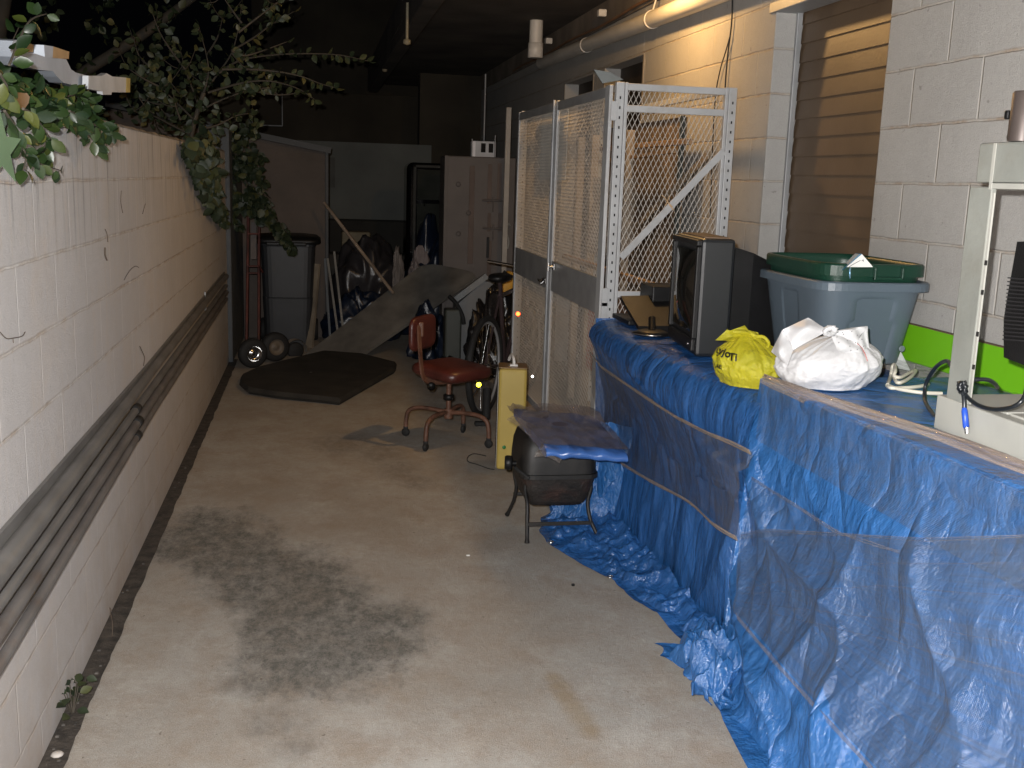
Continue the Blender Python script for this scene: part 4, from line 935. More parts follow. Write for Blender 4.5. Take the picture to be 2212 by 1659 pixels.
# black cable with blue plug
bc = thing('black_cable', 'thick black cable knotted on the grey frame base, ending in a blue plug', 'cable', W(2078, 830, X=1.54))
def cp(x, y, X): return W(x, y, X=X)
mb = MB(); mb.tube(smooth_path([cp(2218, 780, 1.60), cp(2219, 820, 1.58), cp(2212, 858, 1.545), cp(2190, 878, 1.53), cp(2150, 884, 1.525), cp(2115, 876, 1.525), cp(2090, 858, 1.53), cp(2080, 840, 1.535)], 8), .0052, 10)
mb.tube(smooth_path([cp(2080, 838, 1.535), cp(2092, 822, 1.56), cp(2130, 820, 1.60), cp(2148, 828, 1.63), cp(2155, 837, 1.66)], 8), .0052, 10)
mb.tube(smooth_path([cp(2075, 836, 1.54), cp(2060, 800, 1.60), cp(2045, 780, 1.66), cp(2020, 795, 1.70), cp(2000, 830, 1.72), cp(1998, 865, 1.70), cp(2012, 890, 1.66), cp(2020, 900, 1.64)], 8), .0056, 10)
mb.tube(smooth_path([cp(2083, 818, 1.58), cp(2092, 800, 1.60), cp(2090, 785, 1.62), cp(2080, 780, 1.63)], 6), .0056, 10)
mb.build('cord', mat('cable_black', (.012, .015, .018), .3), bc)
mb = MB(); 
for i in range(7): a = i*.9; mb.tube([cp(2076+5*math.cos(a), 836+9*math.sin(a), 1.532), cp(2080+7*math.cos(a+1.5), 838+12*math.sin(a+1.5), 1.522), cp(2078+5*math.cos(a+3), 836+9*math.sin(a+3), 1.54)], .0062, 8)
mb.tube(smooth_path([cp(2080, 845, 1.528), cp(2083, 865, 1.526), cp(2083, 884, 1.525)], 4), .0055, 8); mb.build('knot', mat('cable_black2', (.012, .015, .018), .35), bc)
mb = MB(); mb.tube([cp(2083, 882, 1.525), cp(2083.5, 888, 1.524), cp(2087, 922, 1.524), cp(2088, 924, 1.524)], [.0055, .0075, .0078, .006], 10); mb.build('blue_plug', mat('plug_blue', (.015, .07, .45), .4), bc)
mb = MB(); mb.tube([cp(2088, 923, 1.524), cp(2089, 936, 1.524)], .0052, 12); mb.build('plug_tip', m_chrome, bc)
# ------------------------------------------------------------------ folded tarp in a plastic bag on the grill
GY = 4.56
gl = thing('portable_grill', 'small rusty portable gas grill with black lid on bent legs', 'grill', (1.07, GY, 0))
m_gblack = mat('grill_black', (.010, .0095, .009), .55, var=.3, vs=20, dirt=(.028, .024, .02), dirt_amt=.6, dirt_scale=9)
m_grust = mat('grill_rust', (.014, .011, .009), .65, var=.4, vs=14, dirt=(.045, .018, .011), dirt_amt=.8, dirt_scale=9, bump=.4, bs=60)
def rrect(cx, cy, hx, hy, z, e=4.5, n=64):
    o = []
    for i in range(n):
        a = 2*PI*i/n; c, s_ = math.cos(a), math.sin(a); e = 7; f = (abs(c/hx)**e+abs(s_/hy)**e)**(-1/e); o.append(V(cx+c*f, cy+s_*f, z))
    return o
gx0, gx1, gy0, gy1 = .885, 1.235, 4.40, 4.74
gcx, gcy, ghx, ghy = (gx0+gx1)/2, (gy0+gy1)/2, (gx1-gx0)/2, (gy1-gy0)/2
mb = MB(); mb.grid([rrect(gcx, gcy, ghx*.0+.001, .001, .155)]+[rrect(gcx, gcy, ghx*k, ghy*k, z) for k, z in ((.70, .155), (.76, .165), (.80, .175), (.92, .235), (.98, .285), (1.0, .298))], closed=True, smooth=False); mb.build('base_tray', m_grust, gl)
mb = MB(); mb.grid([rrect(gcx, gcy, ghx*k, ghy*k, z) for k, z in ((.98, .292), (1.045, .292), (1.045, .310), (.985, .312))], closed=True, smooth=False); mb.build('rim', m_gblack, gl)
mb = MB(); mb.grid([rrect(gcx, gcy, max(ghx*k, .001), max(ghy*k, .001), z) for k, z in ((1.0, .308), (.99, .36), (.96, .42), (.88, .465), (.7, .488), (.4, .497), (.0, .50))], closed=True); mb.build('lid', m_gblack, gl)
mb = MB(); mb.box((gcx-.045, gy0+.028, .218), (gcx+.045, gy0+.036, .240), .003); mb.build('vent_slot', m_dark, gl)
for sx in (-1, 1):
    for sy in (-1, 1):
        tx = gcx+sx*ghx*.80; ty = gcy+sy*ghy*.78; fx = {(-1, -1): .912, (1, -1): 1.25, (-1, 1): .893, (1, 1): 1.23}[(sx, sy)]; fy = {-1: 4.37, 1: 4.775}[sy]
        pth = smooth_path([V(tx, ty, .30), V(tx+sx*.012, ty, .24), V(tx+.0, ty, .17), V(lerp(tx, fx, .18), lerp(ty, fy, .3), .10), V(lerp(tx, fx, .62), lerp(ty, fy, .7), .045), V(fx, fy, .008)], 5)
        MB().tube(pth, [.0085]*(len(pth)-3)+[.010, .0115, .0115], 10).build('leg', m_gblack, gl)
mb = MB(); mb.beam(V(gcx-ghx*.82, 4.392, .088), V(gcx+ghx*.86, 4.392, .088), .006, .016); mb.beam(V(gcx-ghx*.82, 4.75, .12), V(gcx+ghx*.82, 4.75, .12), .006, .016); mb.build('leg_brace', m_gblack, gl)
mb = MB(); mb.tube([V(gx0-.005, 4.52, .335), V(gx0-.03, 4.52, .335)], .012, 10); mb.lathe([(0, 0), (.028, 0), (.033, .008), (.033, .028), (.026, .036), (0, .036)], V(gx0-.062, 4.50, .345), axis=(1, -.2, 0), n=18); mb.build('knob', m_black, gl)
mb = MB(); mb.tube([V(gx0-.02, 4.46, .33), V(gx0+.01, 4.40, .315), V(gx0+.03, 4.385, .30)], .008, 8); mb.build('hose', m_rubber, gl)
# folded tarp
ft_ = thing('folded_tarp', 'folded blue tarp in a clear plastic bag resting on the grill lid', 'tarp', (1.08, 4.35, .5))
FLp, FRp = V(.925, 4.14, .490), V(1.265, 4.10, .470); BLp, BRp = V(.895, 4.70, .530), V(1.25, 4.62, .520)
def slab(thick, n=70, m_=46, seed=0, grow=0., amp=.004):
    rows = []
    for i in range(n):
        u = i/(n-1); row = []
        fl_ = FLp.lerp(FRp, u); bk_ = BLp.lerp(BRp, u)
        for j in range(m_):
            a = j/m_
            # closed section in front-back direction
            if a < .42: t = a/.42; s_ = t; h = thick/2
            elif a < .5: t = (a-.42)/.08; s_ = 1+.0; h = thick/2*math.cos(t*PI)
            elif a < .92: t = (a-.5)/.42; s_ = 1-t; h = -thick/2
            else: t = (a-.92)/.08; s_ = 0-.06*math.sin(t*PI); h = -thick/2*math.cos(t*PI)
            p = fl_.lerp(bk_, s_); sc = 1-.25*s_
            row.append(p+V(0, 0, h*sc+amp*nz((u*3, s_*3, seed+h*10), 2.5)+(grow*.5 if h > 0 else -grow*.5))+V(0, -grow if s_ < .1 else grow*.4*s_, 0))
        rows.append(row)
    return rows
mb = MB(); r_ = slab(.045, amp=.012); mb.grid(r_, closed=True); mb.add(r_[0], [tuple(range(46))]); mb.add(r_[-1], [tuple(range(46))[::-1]]); mb.build('tarp_fold', mat('folded_blue', (.05, .14, .42), .28, var=.15, vs=5, bump=.3, bs=25), ft_)
mb = MB(); r_ = []
for j in range(30):
    t = j/29; r_.append([FLp.lerp(BLp, t*1.02).lerp(FRp.lerp(BRp, t*1.02), lerp(-.09, 1.02, u))+V(0, -.01, .030+.014*ridge((u, t, 0), 2.2, 4)*(.4+t)-.02*(u < .05)) for u in np.linspace(0, 1, 46)])
mb.grid(r_); mb.build('clear_bag', plastic_film('clear_bag', (.16, .135, .135), .50, (3, 3, 1), .10), ft_)
m_bcor = plastic_film('bag_corner', (.20, .17, .15), .35, (4, 4, 1), .08)
for (a, b_, c) in ((W(1101, 905, Y=4.5), W(1165, 945, Y=4.35), 1), (W(1128, 896, Y=4.62), W(1180, 905, Y=4.55), 2), (W(1210, 1000, Y=4.12), W(1165, 968, Y=4.15), 3)):
    mb = MB(); flap(mb, b_, a, .05, .02, (0, -.01, .015), c); mb.build('bag_corner', m_bcor, ft_)
mb = MB()
for c_, r0_ in ((V(.98, 4.48, .5605), .030), (V(1.03, 4.33, .5595), .034)):
    p = [c_+V(r0_*(1+.15*nz((a, 0, 0), 2))*math.cos(a), r0_*1.3*(1+.15*nz((a, 5, 0), 2))*math.sin(a), 0) for a in np.linspace(0, 2*PI, 24)[:-1]]
    mb.prism(p, (0, 0, .0006))
mb.build('dark_print', mat('purple_print', (.05, .05, .10), .4), ft_)

# ------------------------------------------------------------------ chair
ch = thing('office_chair', 'old red vinyl office chair on a rusty four-legged swivel base', 'chair', (.77, 6.24, 0))
m_vinyl = mat('red_vinyl', (.082, .019, .014), .36, var=.2, vs=7, spec=.6, bump=.15, bs=160)
m_crust = mat('rusty_chair_metal', (.17, .080, .050), .55, var=.35, vs=12, dirt=(.12, .05, .03), dirt_amt=.7, dirt_scale=9, bump=.25, bs=90)
def pad(c, R, hx, hy, hz, e=4, puff=.45):
    rows = []
    n = 40
    for i in range(21):
        ph = -PI/2+PI*i/20; row = []
        k = math.copysign(abs(math.cos(ph))**puff, 1); z = math.copysign(abs(math.sin(ph))**.8, ph)
        for j in range(n):
            a = 2*PI*j/n; cc, ss = math.cos(a), math.sin(a); f = (abs(cc)**e+abs(ss)**e)**(-1/e)
            row.append(Vector(c)+R @ V(hx*cc*f*k, hy*ss*f*k, hz*z))
        rows.append(row)
    return MB().grid(rows, closed=True)
seat_c = V(.80, 6.25, .445)
Rs = Matrix.Rotation(math.radians(38), 3, 'Z') @ Matrix.Rotation(math.radians(3), 3, 'X')
pad(seat_c, Rs, .190, .190, .046, 7, .34).build('seat', m_vinyl, ch)
Rb = Matrix.Rotation(math.radians(38), 3, 'Z')
bc_ = V(.625, 6.33, .665)
Rbk = Matrix.Rotation(math.radians(-52+90), 3, 'Z')
# backrest faces the seat centre
dv = (seat_c-bc_); dv.z = 0; ang = math.atan2(dv.y, dv.x)
Rbk = Matrix.Rotation(ang, 3, 'Z') @ Matrix.Rotation(math.radians(90), 3, 'Y')
pad(bc_, Matrix.Rotation(-.55, 3, 'Z') @ Matrix.Rotation(math.radians(90), 3, 'Y') @ Matrix.Identity(3), .105, .165, .028, e=5).build('backrest', m_vinyl, ch)
bb = W(907, 705, Y=6.22)
mb = MB(); pth = smooth_path([W(905, 704, Y=6.23), W(906, 735, Y=6.18), W(910, 790, Y=6.12), W(914, 812, Y=6.12), W(922, 822, Y=6.13), W(945, 825, Y=6.17), W(966, 823, Y=6.24)], 5)
for a, b_ in zip(pth[:-1], pth[1:]): mb.beam(a, b_+(b_-a)*.12, .034, .010, up=(1, -.6, .3))
mb.build('back_support', m_crust, ch)
mb = MB(); mb.box((0, 0, 0), (.05, .02, .09), .008, c=W(906, 712, Y=6.24)); mb.build('support_pad', m_crust, ch)
mb = MB(); kx_ = W(931, 832, Y=6.14); mb.lathe([(0, 0), (.022, 0), (.025, .006), (.025, .02), (0, .024)], kx_, axis=(0, -1, -.4), n=14); mb.box((.73, 6.18, .385), (.87, 6.32, .402), .003); mb.build('tilt_knob', m_black, ch)
hub = V(.782, 6.24, 0)
mb = MB(); mb.tube([hub+V(0, 0, .18), hub+V(0, 0, .40)], .015, 14); mb.tube([hub+V(0, 0, .15), hub+V(0, 0, .21)], .027, 14); mb.build('column', m_crust, ch)
mb = MB(); mb.tube([hub+V(0, 0, .262), hub+V(0, 0, .268), hub+V(0, 0, .295), hub+V(0, 0, .30)], [.022, .034, .034, .024], 18); mb.build('collar', m_black, ch)
for (cx_, cy_2) in ((.536, 6.398), (.623, 6.019), (.907, 6.466), (1.009, 6.074)):
    f_ = V(cx_, cy_2, 0); d = (f_-hub); 
    pth = smooth_path([hub+V(0, 0, .185), hub+d*.35+V(0, 0, .195), hub+d*.72+V(0, 0, .192), hub+d*.93+V(0, 0, .165), hub+d*.99+V(0, 0, .11), f_+V(0, 0, .060)], 6)
    l_ = MB().tube(pth, .0135, 12).build('leg', m_crust, ch)
    s_ = V(-d.y, d.x, 0).normalized(); mb = MB()
    mb.lathe([(0, -.012), (.018, -.012), (.026, -.006), (.026, .006), (.018, .012), (0, .012)], f_+V(0, 0, .027), axis=s_, n=20); mb.box((f_.x-.014, f_.y-.014, .048), (f_.x+.014, f_.y+.014, .064), .004); mb.build('caster', m_rubber, l_)

# ------------------------------------------------------------------ yellow case heater
yc = thing('yellow_heater', 'upright mustard yellow metal box with white top handle beside the chair', 'heater', (1.05, 5.68, 0))
m_yel = mat('mustard_enamel', (.46, .34, .085), .34, var=.08, vs=3, dirt=(.28, .2, .07), dirt_amt=.5, bump=.05, bs=90)
Ry = Matrix.Rotation(math.radians(-9), 3, 'Z'); yc0 = V(1.068, 5.68, .29)
bm_ = MB().box((-.078, -.115, -.285), (.078, .115, .285), .016, R=Ry, c=yc0); bm_.build('casing', m_yel, yc)
mb = MB(); mb.m(mat('grille_grey', (.42, .41, .38), .5)).box((-.003, -.108, -.276), (.0, .108, .276), .001, R=Ry, c=yc0+Ry @ V(-.0795, 0, 0))
mb.m(mat('grille_dark', (.06, .055, .05), .6))
for k in range(26): mb.box((-.002, -.10, -.003), (.002, .10, .003), 0, R=Ry, c=yc0+Ry @ V(-.0815, 0, -.262+k*.021))
mb.build('grille', None, yc)
mb = MB(); mb.box((-.0785, -.0795, -.0015), (.0785, .0795, .0015), 0, R=Ry, c=yc0+V(0, 0, .2868)); mb.build('brown_top', mat('top_brown', (.20, .115, .035), .4, var=.2), yc)
mb = MB(); hc = yc0+V(0, 0, .287); mb.box((-.022, -.018, 0), (.022, .018, .012), .003, R=Ry, c=hc+V(0, -.03, .008)); mb.tube(smooth_path([hc+V(0, -.035, .01), hc+V(-.002, -.03, .045), hc+V(-.004, .03, .055), hc+V(-.01, .07, .02)], 5), .009, 8)
mb.build('handle', mat('white_plastic', (.62, .60, .57), .35), yc)
mb = MB(); pp = yc0+Ry @ V(-.037, -.1155, -.155); mb.lathe([(0, .0), (.011, .0), (.010, .003), (0, .003)], pp, axis=(0, -1, 0), n=14); mb.build('green_button', mat('green_button', (.02, .22, .06), .4), yc)
mb = MB(); wp = [W(x, y, Z=.006) for x, y in ((1012, 985), (1009, 992), (1013, 998), (1030, 1003), (1055, 1012), (1068, 1014))]; mb.tube(smooth_path(wp, 6), .0025, 6); mb.tube(smooth_path([W(1012, 985, Z=.006), W(1025, 980, Z=.006), W(1050, 985, Z=.006)], 6), .0025, 6)
tag(mb.build('thin_wire', m_rubber), 'thin wire loop lying on the concrete in front of the chair and yellow box', 'wire')

# ------------------------------------------------------------------ bicycle
bk = thing('bicycle', 'dark bicycle parked behind the yellow box with spoked wheel and reflectors', 'bicycle', (1.12, 6.95, 0))
bd_ = V(math.sin(math.radians(28)), math.cos(math.radians(28)), 0); wr_ = .325
def wheel(c):
    n_ = bd_.cross(V(0, 0, 1)); t = MB().tube([c+bd_*wr_*math.cos(a)+V(0, 0, wr_*math.sin(a)) for a in np.linspace(0, 2*PI, 49)[:-1]], .022, 10, closed=True).build('tyre', m_rubber, bk)
    MB().tube([c+bd_*.298*math.cos(a)+V(0, 0, .298*math.sin(a)) for a in np.linspace(0, 2*PI, 49)[:-1]], .010, 8, closed=True).build('rim', m_galv, t)
    mb = MB()
    for k in range(28): a = 2*PI*k/28; mb.tube([c+n_*(.025 if k % 2 else -.025), c+bd_*.295*math.cos(a)+V(0, 0, .295*math.sin(a))], .0012, 4)
    mb.tube([c-n_*.04, c+n_*.04], .02, 12); mb.build('spokes', m_chrome, t)
wc1 = V(1.11, 6.93, .347); wc2 = wc1+bd_*1.02
wheel(wc1); wheel(wc2)
m_bf = mat('bike_frame', (.045, .03, .032), .35, var=.2)
mb = MB(); bb_ = wc1+bd_*.43+V(0, 0, -.06); st_ = wc1+bd_*.27+V(0, 0, .45); hd = wc1+bd_*.86+V(0, 0, .48)
for a, b_, r_ in ((wc1, bb_, .010), (wc1, st_, .009), (bb_, st_+V(0, 0, .1), .016), (bb_, hd, .018), (st_, hd, .015), (hd+V(0, 0, .1), wc2, .014)): mb.tube([a, b_], r_, 10)
mb.build('frame', m_bf, bk)
MB().tube(smooth_path([hd+V(-.26, .14, .16), hd+V(-.1, .06, .14), hd+V(0, 0, .12), hd+V(.1, -.06, .14), hd+V(.26, -.14, .16)], 4), .011, 8).build('handlebar', m_chrome, bk)
pad(st_+V(0, 0, .13), Matrix.Rotation(math.radians(62), 3, 'Z'), .12, .07, .03, e=2.5).build('saddle', m_black, bk)
def reflector(name, c, rx, rz, col):
    mb = MB(); d = ((FLASH+CAM)/2-Vector(c)).normalized(); mb.lathe([(rx, .003), (rx, -.01), (0, -.01)], c, axis=d, n=16); c2_ = Vector(c)+d*.004; ax_ = d.cross(V(0, 0, 1)).normalized(); ay_ = d.cross(ax_); mb.add([c2_+(ax_*math.cos(2*PI*q/16)+ay_*math.sin(2*PI*q/16))*rx for q in range(16)], [tuple(range(16))], smooth=False)
    m = mat(name, col, .27, metal=1.0, var=0); return mb.build(name, m, bk)
reflector('red_reflector', W(1119, 678, Y=6.55), .013, .02, (1, .05, .01))
reflector('yellow_reflector', W(1034, 831, Y=6.60), .015, .01, (.9, .75, .02))
reflector('white_reflector', W(1150, 813, X=1.33), .007, .01, (.8, .8, .75))
mb = MB(); a = W(1012, 868, Y=6.7); mb.tube([a, W(1032, 838, Y=6.7)], .004, 6); mb.tube([W(1050, 905, Y=6.65), W(1052, 840, Y=6.75)], .028, 8); mb.box((0, 0, 0), (.09, .05, .03), .008, c=W(1040, 915, Y=6.66)); mb.build('stand_foot', m_rubber, bk)

# ------------------------------------------------------------------ mat, ramp board, bin, hand truck
m_foam = mat('black_foam', (.028, .025, .020), .85, var=.3, vs=6, bump=.4, bs=120)
mp = [W(x, y, Z=0) for x, y in ((522, 838), (526, 822), (560, 806), (640, 785), (700, 770), (780, 776), (853, 795), (850, 808), (733, 876), (700, 872), (600, 862), (538, 852))]
mb = MB(); top_ = [p+V(0, 0, .055) for p in mp]; cen = sum(top_, V(0, 0, 0))/len(top_)
rows = [[p+V(0, 0, .004) for p in mp], [p+(p-cen).normalized()*.02+V(0, 0, .028) for p in mp], top_]; mb.grid(rows, closed=True, smooth=False)
rows = [[p.lerp(cen, k)+V(0, 0, .006*nz(p.lerp(cen, k), 3)*(k > 0)) for p in top_] for k in np.linspace(0, .98, 8)]; mb.grid(rows, closed=True, smooth=False)
tag(mb.build('foam_mat', m_foam), 'thick black mat lying on the concrete in front of the leaning board', 'mat')
m_board = mat('grey_board', (.150, .142, .128), .8, var=.25, vs=5, bump=.2, bs=80)
bl, br_ = V(-.11, 9.42, .01), V(.33, 9.20, .01); tl, tr_ = W(918, 566, Y=10.05), W(1050, 594, Y=9.55)
rows = []
n_ = (br_-bl).cross(tl-bl).normalized(); d_r = (W(1040, 590, Y=9)-CAM).normalized(); tr_ = CAM+d_r*((bl-CAM).dot(n_)/d_r.dot(n_)); print('TR', tr_, tl)
if n_.z < 0: n_ = -n_
K = 34
for i in range(K):
    t = i/(K-1); row = []
    for j in range(14):
        s_ = j/13; e = abs(s_*2-1); rnd = .05*e**5*max(0, (t-.9)/.1); p = bl.lerp(br_, s_).lerp(tl.lerp(tr_, s_), t-rnd); row.append(p)
    rows.append(row)
mb = MB(); mb.grid(rows); mb.grid([[p-n_*.03 for p in r_][::-1] for r_ in rows])
edge = [r_[0] for r_ in rows]+rows[-1]+[r_[-1] for r_ in rows[::-1]]+rows[0][::-1]
mb.grid([edge, [p-n_*.03 for p in edge]], smooth=False)
tag(mb.build('long_board', m_board), 'long grey-brown board with rounded upper end sloping up from the floor', 'board')
# pole leaning
a, b_ = W(700, 438, Y=10.2), W(850, 634, Y=9.75)
tag(MB().tube([a, b_], .016, 10).build('wooden_pole', mat('pole_wood', (.26, .20, .15), .7, var=.25)), 'thin wooden pole slanting from the shed corner down to the long board', 'pole')
# wheelie bin
bn = thing('wheelie_bin', 'dark grey wheelie bin with closed black lid in front of the shed', 'bin', (-.27, 10.05, 0))
m_bin = mat('bin_grey', (.021, .023, .027), .5, var=.15)
x0, x1 = -.56, .02
mb = MB(); mb.grid([rrect(-.27, 10.1, max(.001, .24*k), max(.001, .27*k), z, 6) for k, z in ((0, .02), (.88, .02), (.90, .10), (.97, .45), (.975, .46), (.955, .465), (1.03, .93), (1.06, .935), (1.06, .96))], closed=True, smooth=False); mb.build('body', m_bin, bn)
mb = MB(); mb.grid([rrect(-.27, 10.1, max(.001, .29*k), max(.001, .31*k), z, 6) for k, z in ((1, .955), (1.03, .965), (1.02, .995), (.9, 1.02), (.5, 1.035), (0, 1.04))], closed=True); mb.box((-.46, 9.77, .94), (-.1, 9.80, .975), .01); mb.build('lid', m_black, bn)
for sx in (-.52, -.03): MB().lathe([(0, -.02), (.10, -.02), (.11, 0), (.10, .03), (0, .03)], V(sx, 10.30, .11), axis=(1, 0, 0)).build('wheel', m_rubber, bn)
tag(MB().beam(W(668, 755, Y=9.85)+V(0, 0, 0), W(684, 570, Y=9.95), .07, .03).build('tan_plank', mat('tan_plank', (.22, .185, .14), .75, var=.2)), 'tan plank standing against the right side of the wheelie bin', 'timber')
# hand truck
ht = thing('hand_truck', 'rusty red hand truck standing in front of the bin on black tyres', 'hand truck', (-.5, 9.0, 0))
m_red = mat('rusty_red', (.10, .026, .020), .6, var=.35, vs=10)
HT = 9.1
def hp(x, y, Yv=HT): return W(x, y, Y=Yv)
mb = MB(); 
for x0_, x1_ in ((536, 534), (560, 561)): mb.tube([hp(x0_, 470, 9.45), hp(x0_-1, 560, 9.35), hp(x1_-2, 770, 9.0)], .012, 10)
mb.tube([hp(536, 470, 9.45), hp(540, 462, 9.45), hp(556, 462, 9.45), hp(560, 470, 9.45)], .012, 10)
for y in (505, 575, 590, 745): mb.tube([hp(535, y, 9.3), hp(560, y, 9.3)], .008, 8)
mb.tube([hp(560, 575, 9.3), hp(567, 588, 9.25)], .010, 8); mb.build('frame', m_red, ht)
MB().prism([hp(542, 480, 9.46), hp(554, 480, 9.46), hp(554, 560, 9.36), hp(542, 560, 9.36)], (0, .01, 0)).build('back_plate', mat('plate', (.10, .085, .08), .6), ht)
def tyre(c, r_, ax, hubm, w_=.035):
    o = MB().lathe([(r_*.55, -w_), (r_*.85, -w_*1.05), (r_, -w_*.5), (r_, w_*.5), (r_*.85, w_*1.05), (r_*.55, w_)], c, axis=ax).build('wheel', m_rubber, ht)
    MB().lathe([(0, w_*.5), (r_*.15, w_*.6), (r_*.2, w_*.2), (r_*.45, w_*.3), (r_*.56, w_*1.0)], c, axis=ax).lathe([(0, -w_*.5), (r_*.15, -w_*.6), (r_*.2, -w_*.2), (r_*.45, -w_*.3), (r_*.56, -w_*1.0)], c, axis=ax).build('hub', hubm, o)
tyre(V(-.53, 8.78, .125), .122, (.45, -.9, 0), m_chrome); tyre(V(-.36, 9.05, .135), .125, (.45, -.9, 0), mat('tan_hub', (.14, .11, .08), .6))
fw_ = thing('fender_wheel', 'small black wheel under a pale curved fender beside the hand truck tyres', 'wheel', (-.17, 9.35, 0))
c = W(638, 757, Y=9.38); MB().lathe([(0, -.02), (.06, -.02), (.075, -.01), (.075, .01), (.06, .02), (0, .02)], c, axis=(.35, -.94, 0)).build('tyre', m_rubber, fw_)
mb = MB(); rows = []
for k in np.linspace(-.2, PI*.8, 18):
    d = V(math.cos(k)*.94, math.cos(k)*.35, math.sin(k)); rows.append([c+d*.098+V(.35, -.94, 0)*s_ for s_ in (-.035, -.01, .01, .035)])
mb.grid(rows); mb.grid([[p*1.0+V(0, 0, .004) for p in r_] for r_ in rows]); mb.build('fender', mat('pale_fender', (.33, .29, .25), .6), fw_)
# gathered thin white boards
for i, (x0_, y0_, x1_, y1_, wd, lb) in enumerate(((702, 560, 720, 745, .05, 'leftmost of the pale strips leaning beside the bin, blue-grey'), (708, 560, 738, 735, .055, 'middle pale strip leaning beside the bin, the widest'), (722, 545, 748, 720, .05, 'rightmost pale strip leaning beside the bin'))):
    tag(MB().beam(W(x1_-6, y1_, Y=9.95), W(x0_, y0_, Y=10.25), .020, wd*1.1, up=(0, 1, 0)).build('pale_strip', mat('pale_strip%d' % i, (.20, .195, .18) if i else (.12, .14, .16), .7, var=.15)), lb, 'timber', 'pale strips leaning beside the bin')

# ------------------------------------------------------------------ crumpled bags and covers at the end
def heap(name, label, cat, c, r3, m, seed, amp=.5, res=(50, 90)):
    rows = []
    for i in range(res[0]):
        ph = i/(res[0]-1)*PI*.52; row = []
        for j in range(res[1]):
            th = 2*PI*j/res[1]; d = V(math.cos(th)*math.sin(ph+.001), math.sin(th)*math.sin(ph+.001), math.cos(ph))
            e = d+V(nz(d, 1.5, seed), nz(d, 1.5, seed+9), nz(d, 1.5, seed+19))*.5; q = 1+amp*.8*(.5-abs(nz(e, 1.2, seed))*2)+.12*(.5-abs(nz(e, 2.8, seed+3))*2)
            row.append(V(c[0]+d.x*r3[0]*q, c[1]+d.y*r3[1]*q, max(c[2]+d.z*r3[2]*q, .004)))
        rows.append(row)
    o = MB().grid(rows, closed=True).build(name, m); return tag(o, label, cat)
m_gbag = film_plastic('black_bin_bag', (.014, .013, .014), .22, spec=.8, bs=9, bstr=.5)
m_sheet = film_plastic('dark_sheet', (.032, .030, .033), .3, spec=.6, bs=7, bstr=.4)
m_navy = film_plastic('navy_sheet', (.008, .014, .030), .32, spec=.6, bs=7, bstr=.4)
p = W(1040, 762, Z=0)
heap('garbage_bag', 'shiny black garbage bag slumped just left of the bicycle wheel', 'garbage bag', (p.x+.03, 8.5, 0), (.20, .2, .42), m_gbag, 2)
heap('garbage_bag', 'black garbage bag heaped behind the bicycle, taller than its neighbour', 'garbage bag', (1.50, 8.75, 0), (.24, .2, .62), m_gbag, 5)
heap('garbage_bag', 'small flat black bag on the floor behind the red chair', 'garbage bag', (1.02, 8.3, 0), (.17, .15, .16), m_gbag, 8)
heap('garbage_bag', 'dark bag half under the upper end of the long board', 'garbage bag', (.98, 9.4, 0), (.17, .2, .42), m_navy, 15)
heap('draped_sheet', 'big dark crinkled plastic sheet heaped behind the pale strips', 'sheet', (.50, 11.0, 0), (.42, .4, .85), m_sheet, 21, .4)
heap('draped_sheet', 'navy plastic sheet humped between leaning pole and black cabinet', 'sheet', (1.15, 11.0, 0), (.38, .4, 1.0), m_navy, 25, .45)
heap('draped_sheet', 'low navy sheet in front of the big crinkled one, behind the long board', 'sheet', (.42, 10.45, 0), (.34, .25, .42), m_navy, 29, .5)
heap('pale_cloth', 'crumpled pale lilac cloth caught between the dark sheets', 'cloth', (1.02, 10.72, .52), (.10, .07, .30), film_plastic('pale_cloth', (.20, .17, .17), .6, bs=10), 31, .7)
heap('pale_cloth', 'narrow pale cloth left of the crumpled lilac one', 'cloth', (.80, 10.75, .5), (.055, .05, .32), film_plastic('pale_cloth2', (.17, .15, .14), .6, bs=10), 37, .7)
# wall of clutter behind
a = W(738, 500, Y=11.9); b_ = W(800, 532, Y=11.9)
tag(MB().box((a.x, 11.9, b_.z-.25), (b_.x, 12.2, a.z), .02).build('tan_box', mat('tan_box', (.20, .17, .11), .7, var=.2)), 'dusty tan box on top of the dark clutter below the pale wall', 'box')
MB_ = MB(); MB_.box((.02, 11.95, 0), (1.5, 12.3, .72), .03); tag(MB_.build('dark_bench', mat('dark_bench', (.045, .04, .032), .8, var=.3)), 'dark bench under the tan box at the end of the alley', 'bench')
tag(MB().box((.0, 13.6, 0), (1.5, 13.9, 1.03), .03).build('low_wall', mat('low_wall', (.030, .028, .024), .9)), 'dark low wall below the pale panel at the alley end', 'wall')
# white appliance under the board
wa = thing('white_cooler', 'white boxy cooler standing under the upper end of the long board', 'cooler', (1.45, 9.15, 0))
q = [W(978, 650, Y=9.1), W(1082, 655, Y=9.1), W(1052, 590, Y=9.1), W(1035, 592, Y=9.1), W(985, 628, Y=9.1)]
MB().prism([V(1.18, 9.05, .0), V(1.60, 9.05, .0), V(1.55, 9.05, .70), V(1.42, 9.05, .72), V(1.2, 9.05, .52)], (0, .35, 0)).build('body', mat('appliance_white', (.15, .155, .16), .5, var=.1), wa)
MB().beam(V(1.17, 9.03, .56), V(1.44, 9.03, .77), .05, .05).build('lid_edge', mat('appliance_grey', (.20, .21, .215), .5), wa)
tag(MB().tube(smooth_path([W(970, 640, Y=8.9), W(985, 655, Y=8.85), W(998, 680, Y=8.8), W(1002, 700, Y=8.8)], 6), .018, 10).build('black_hose', m_rubber), 'short black hose curving down in front of the white cooler', 'hose')
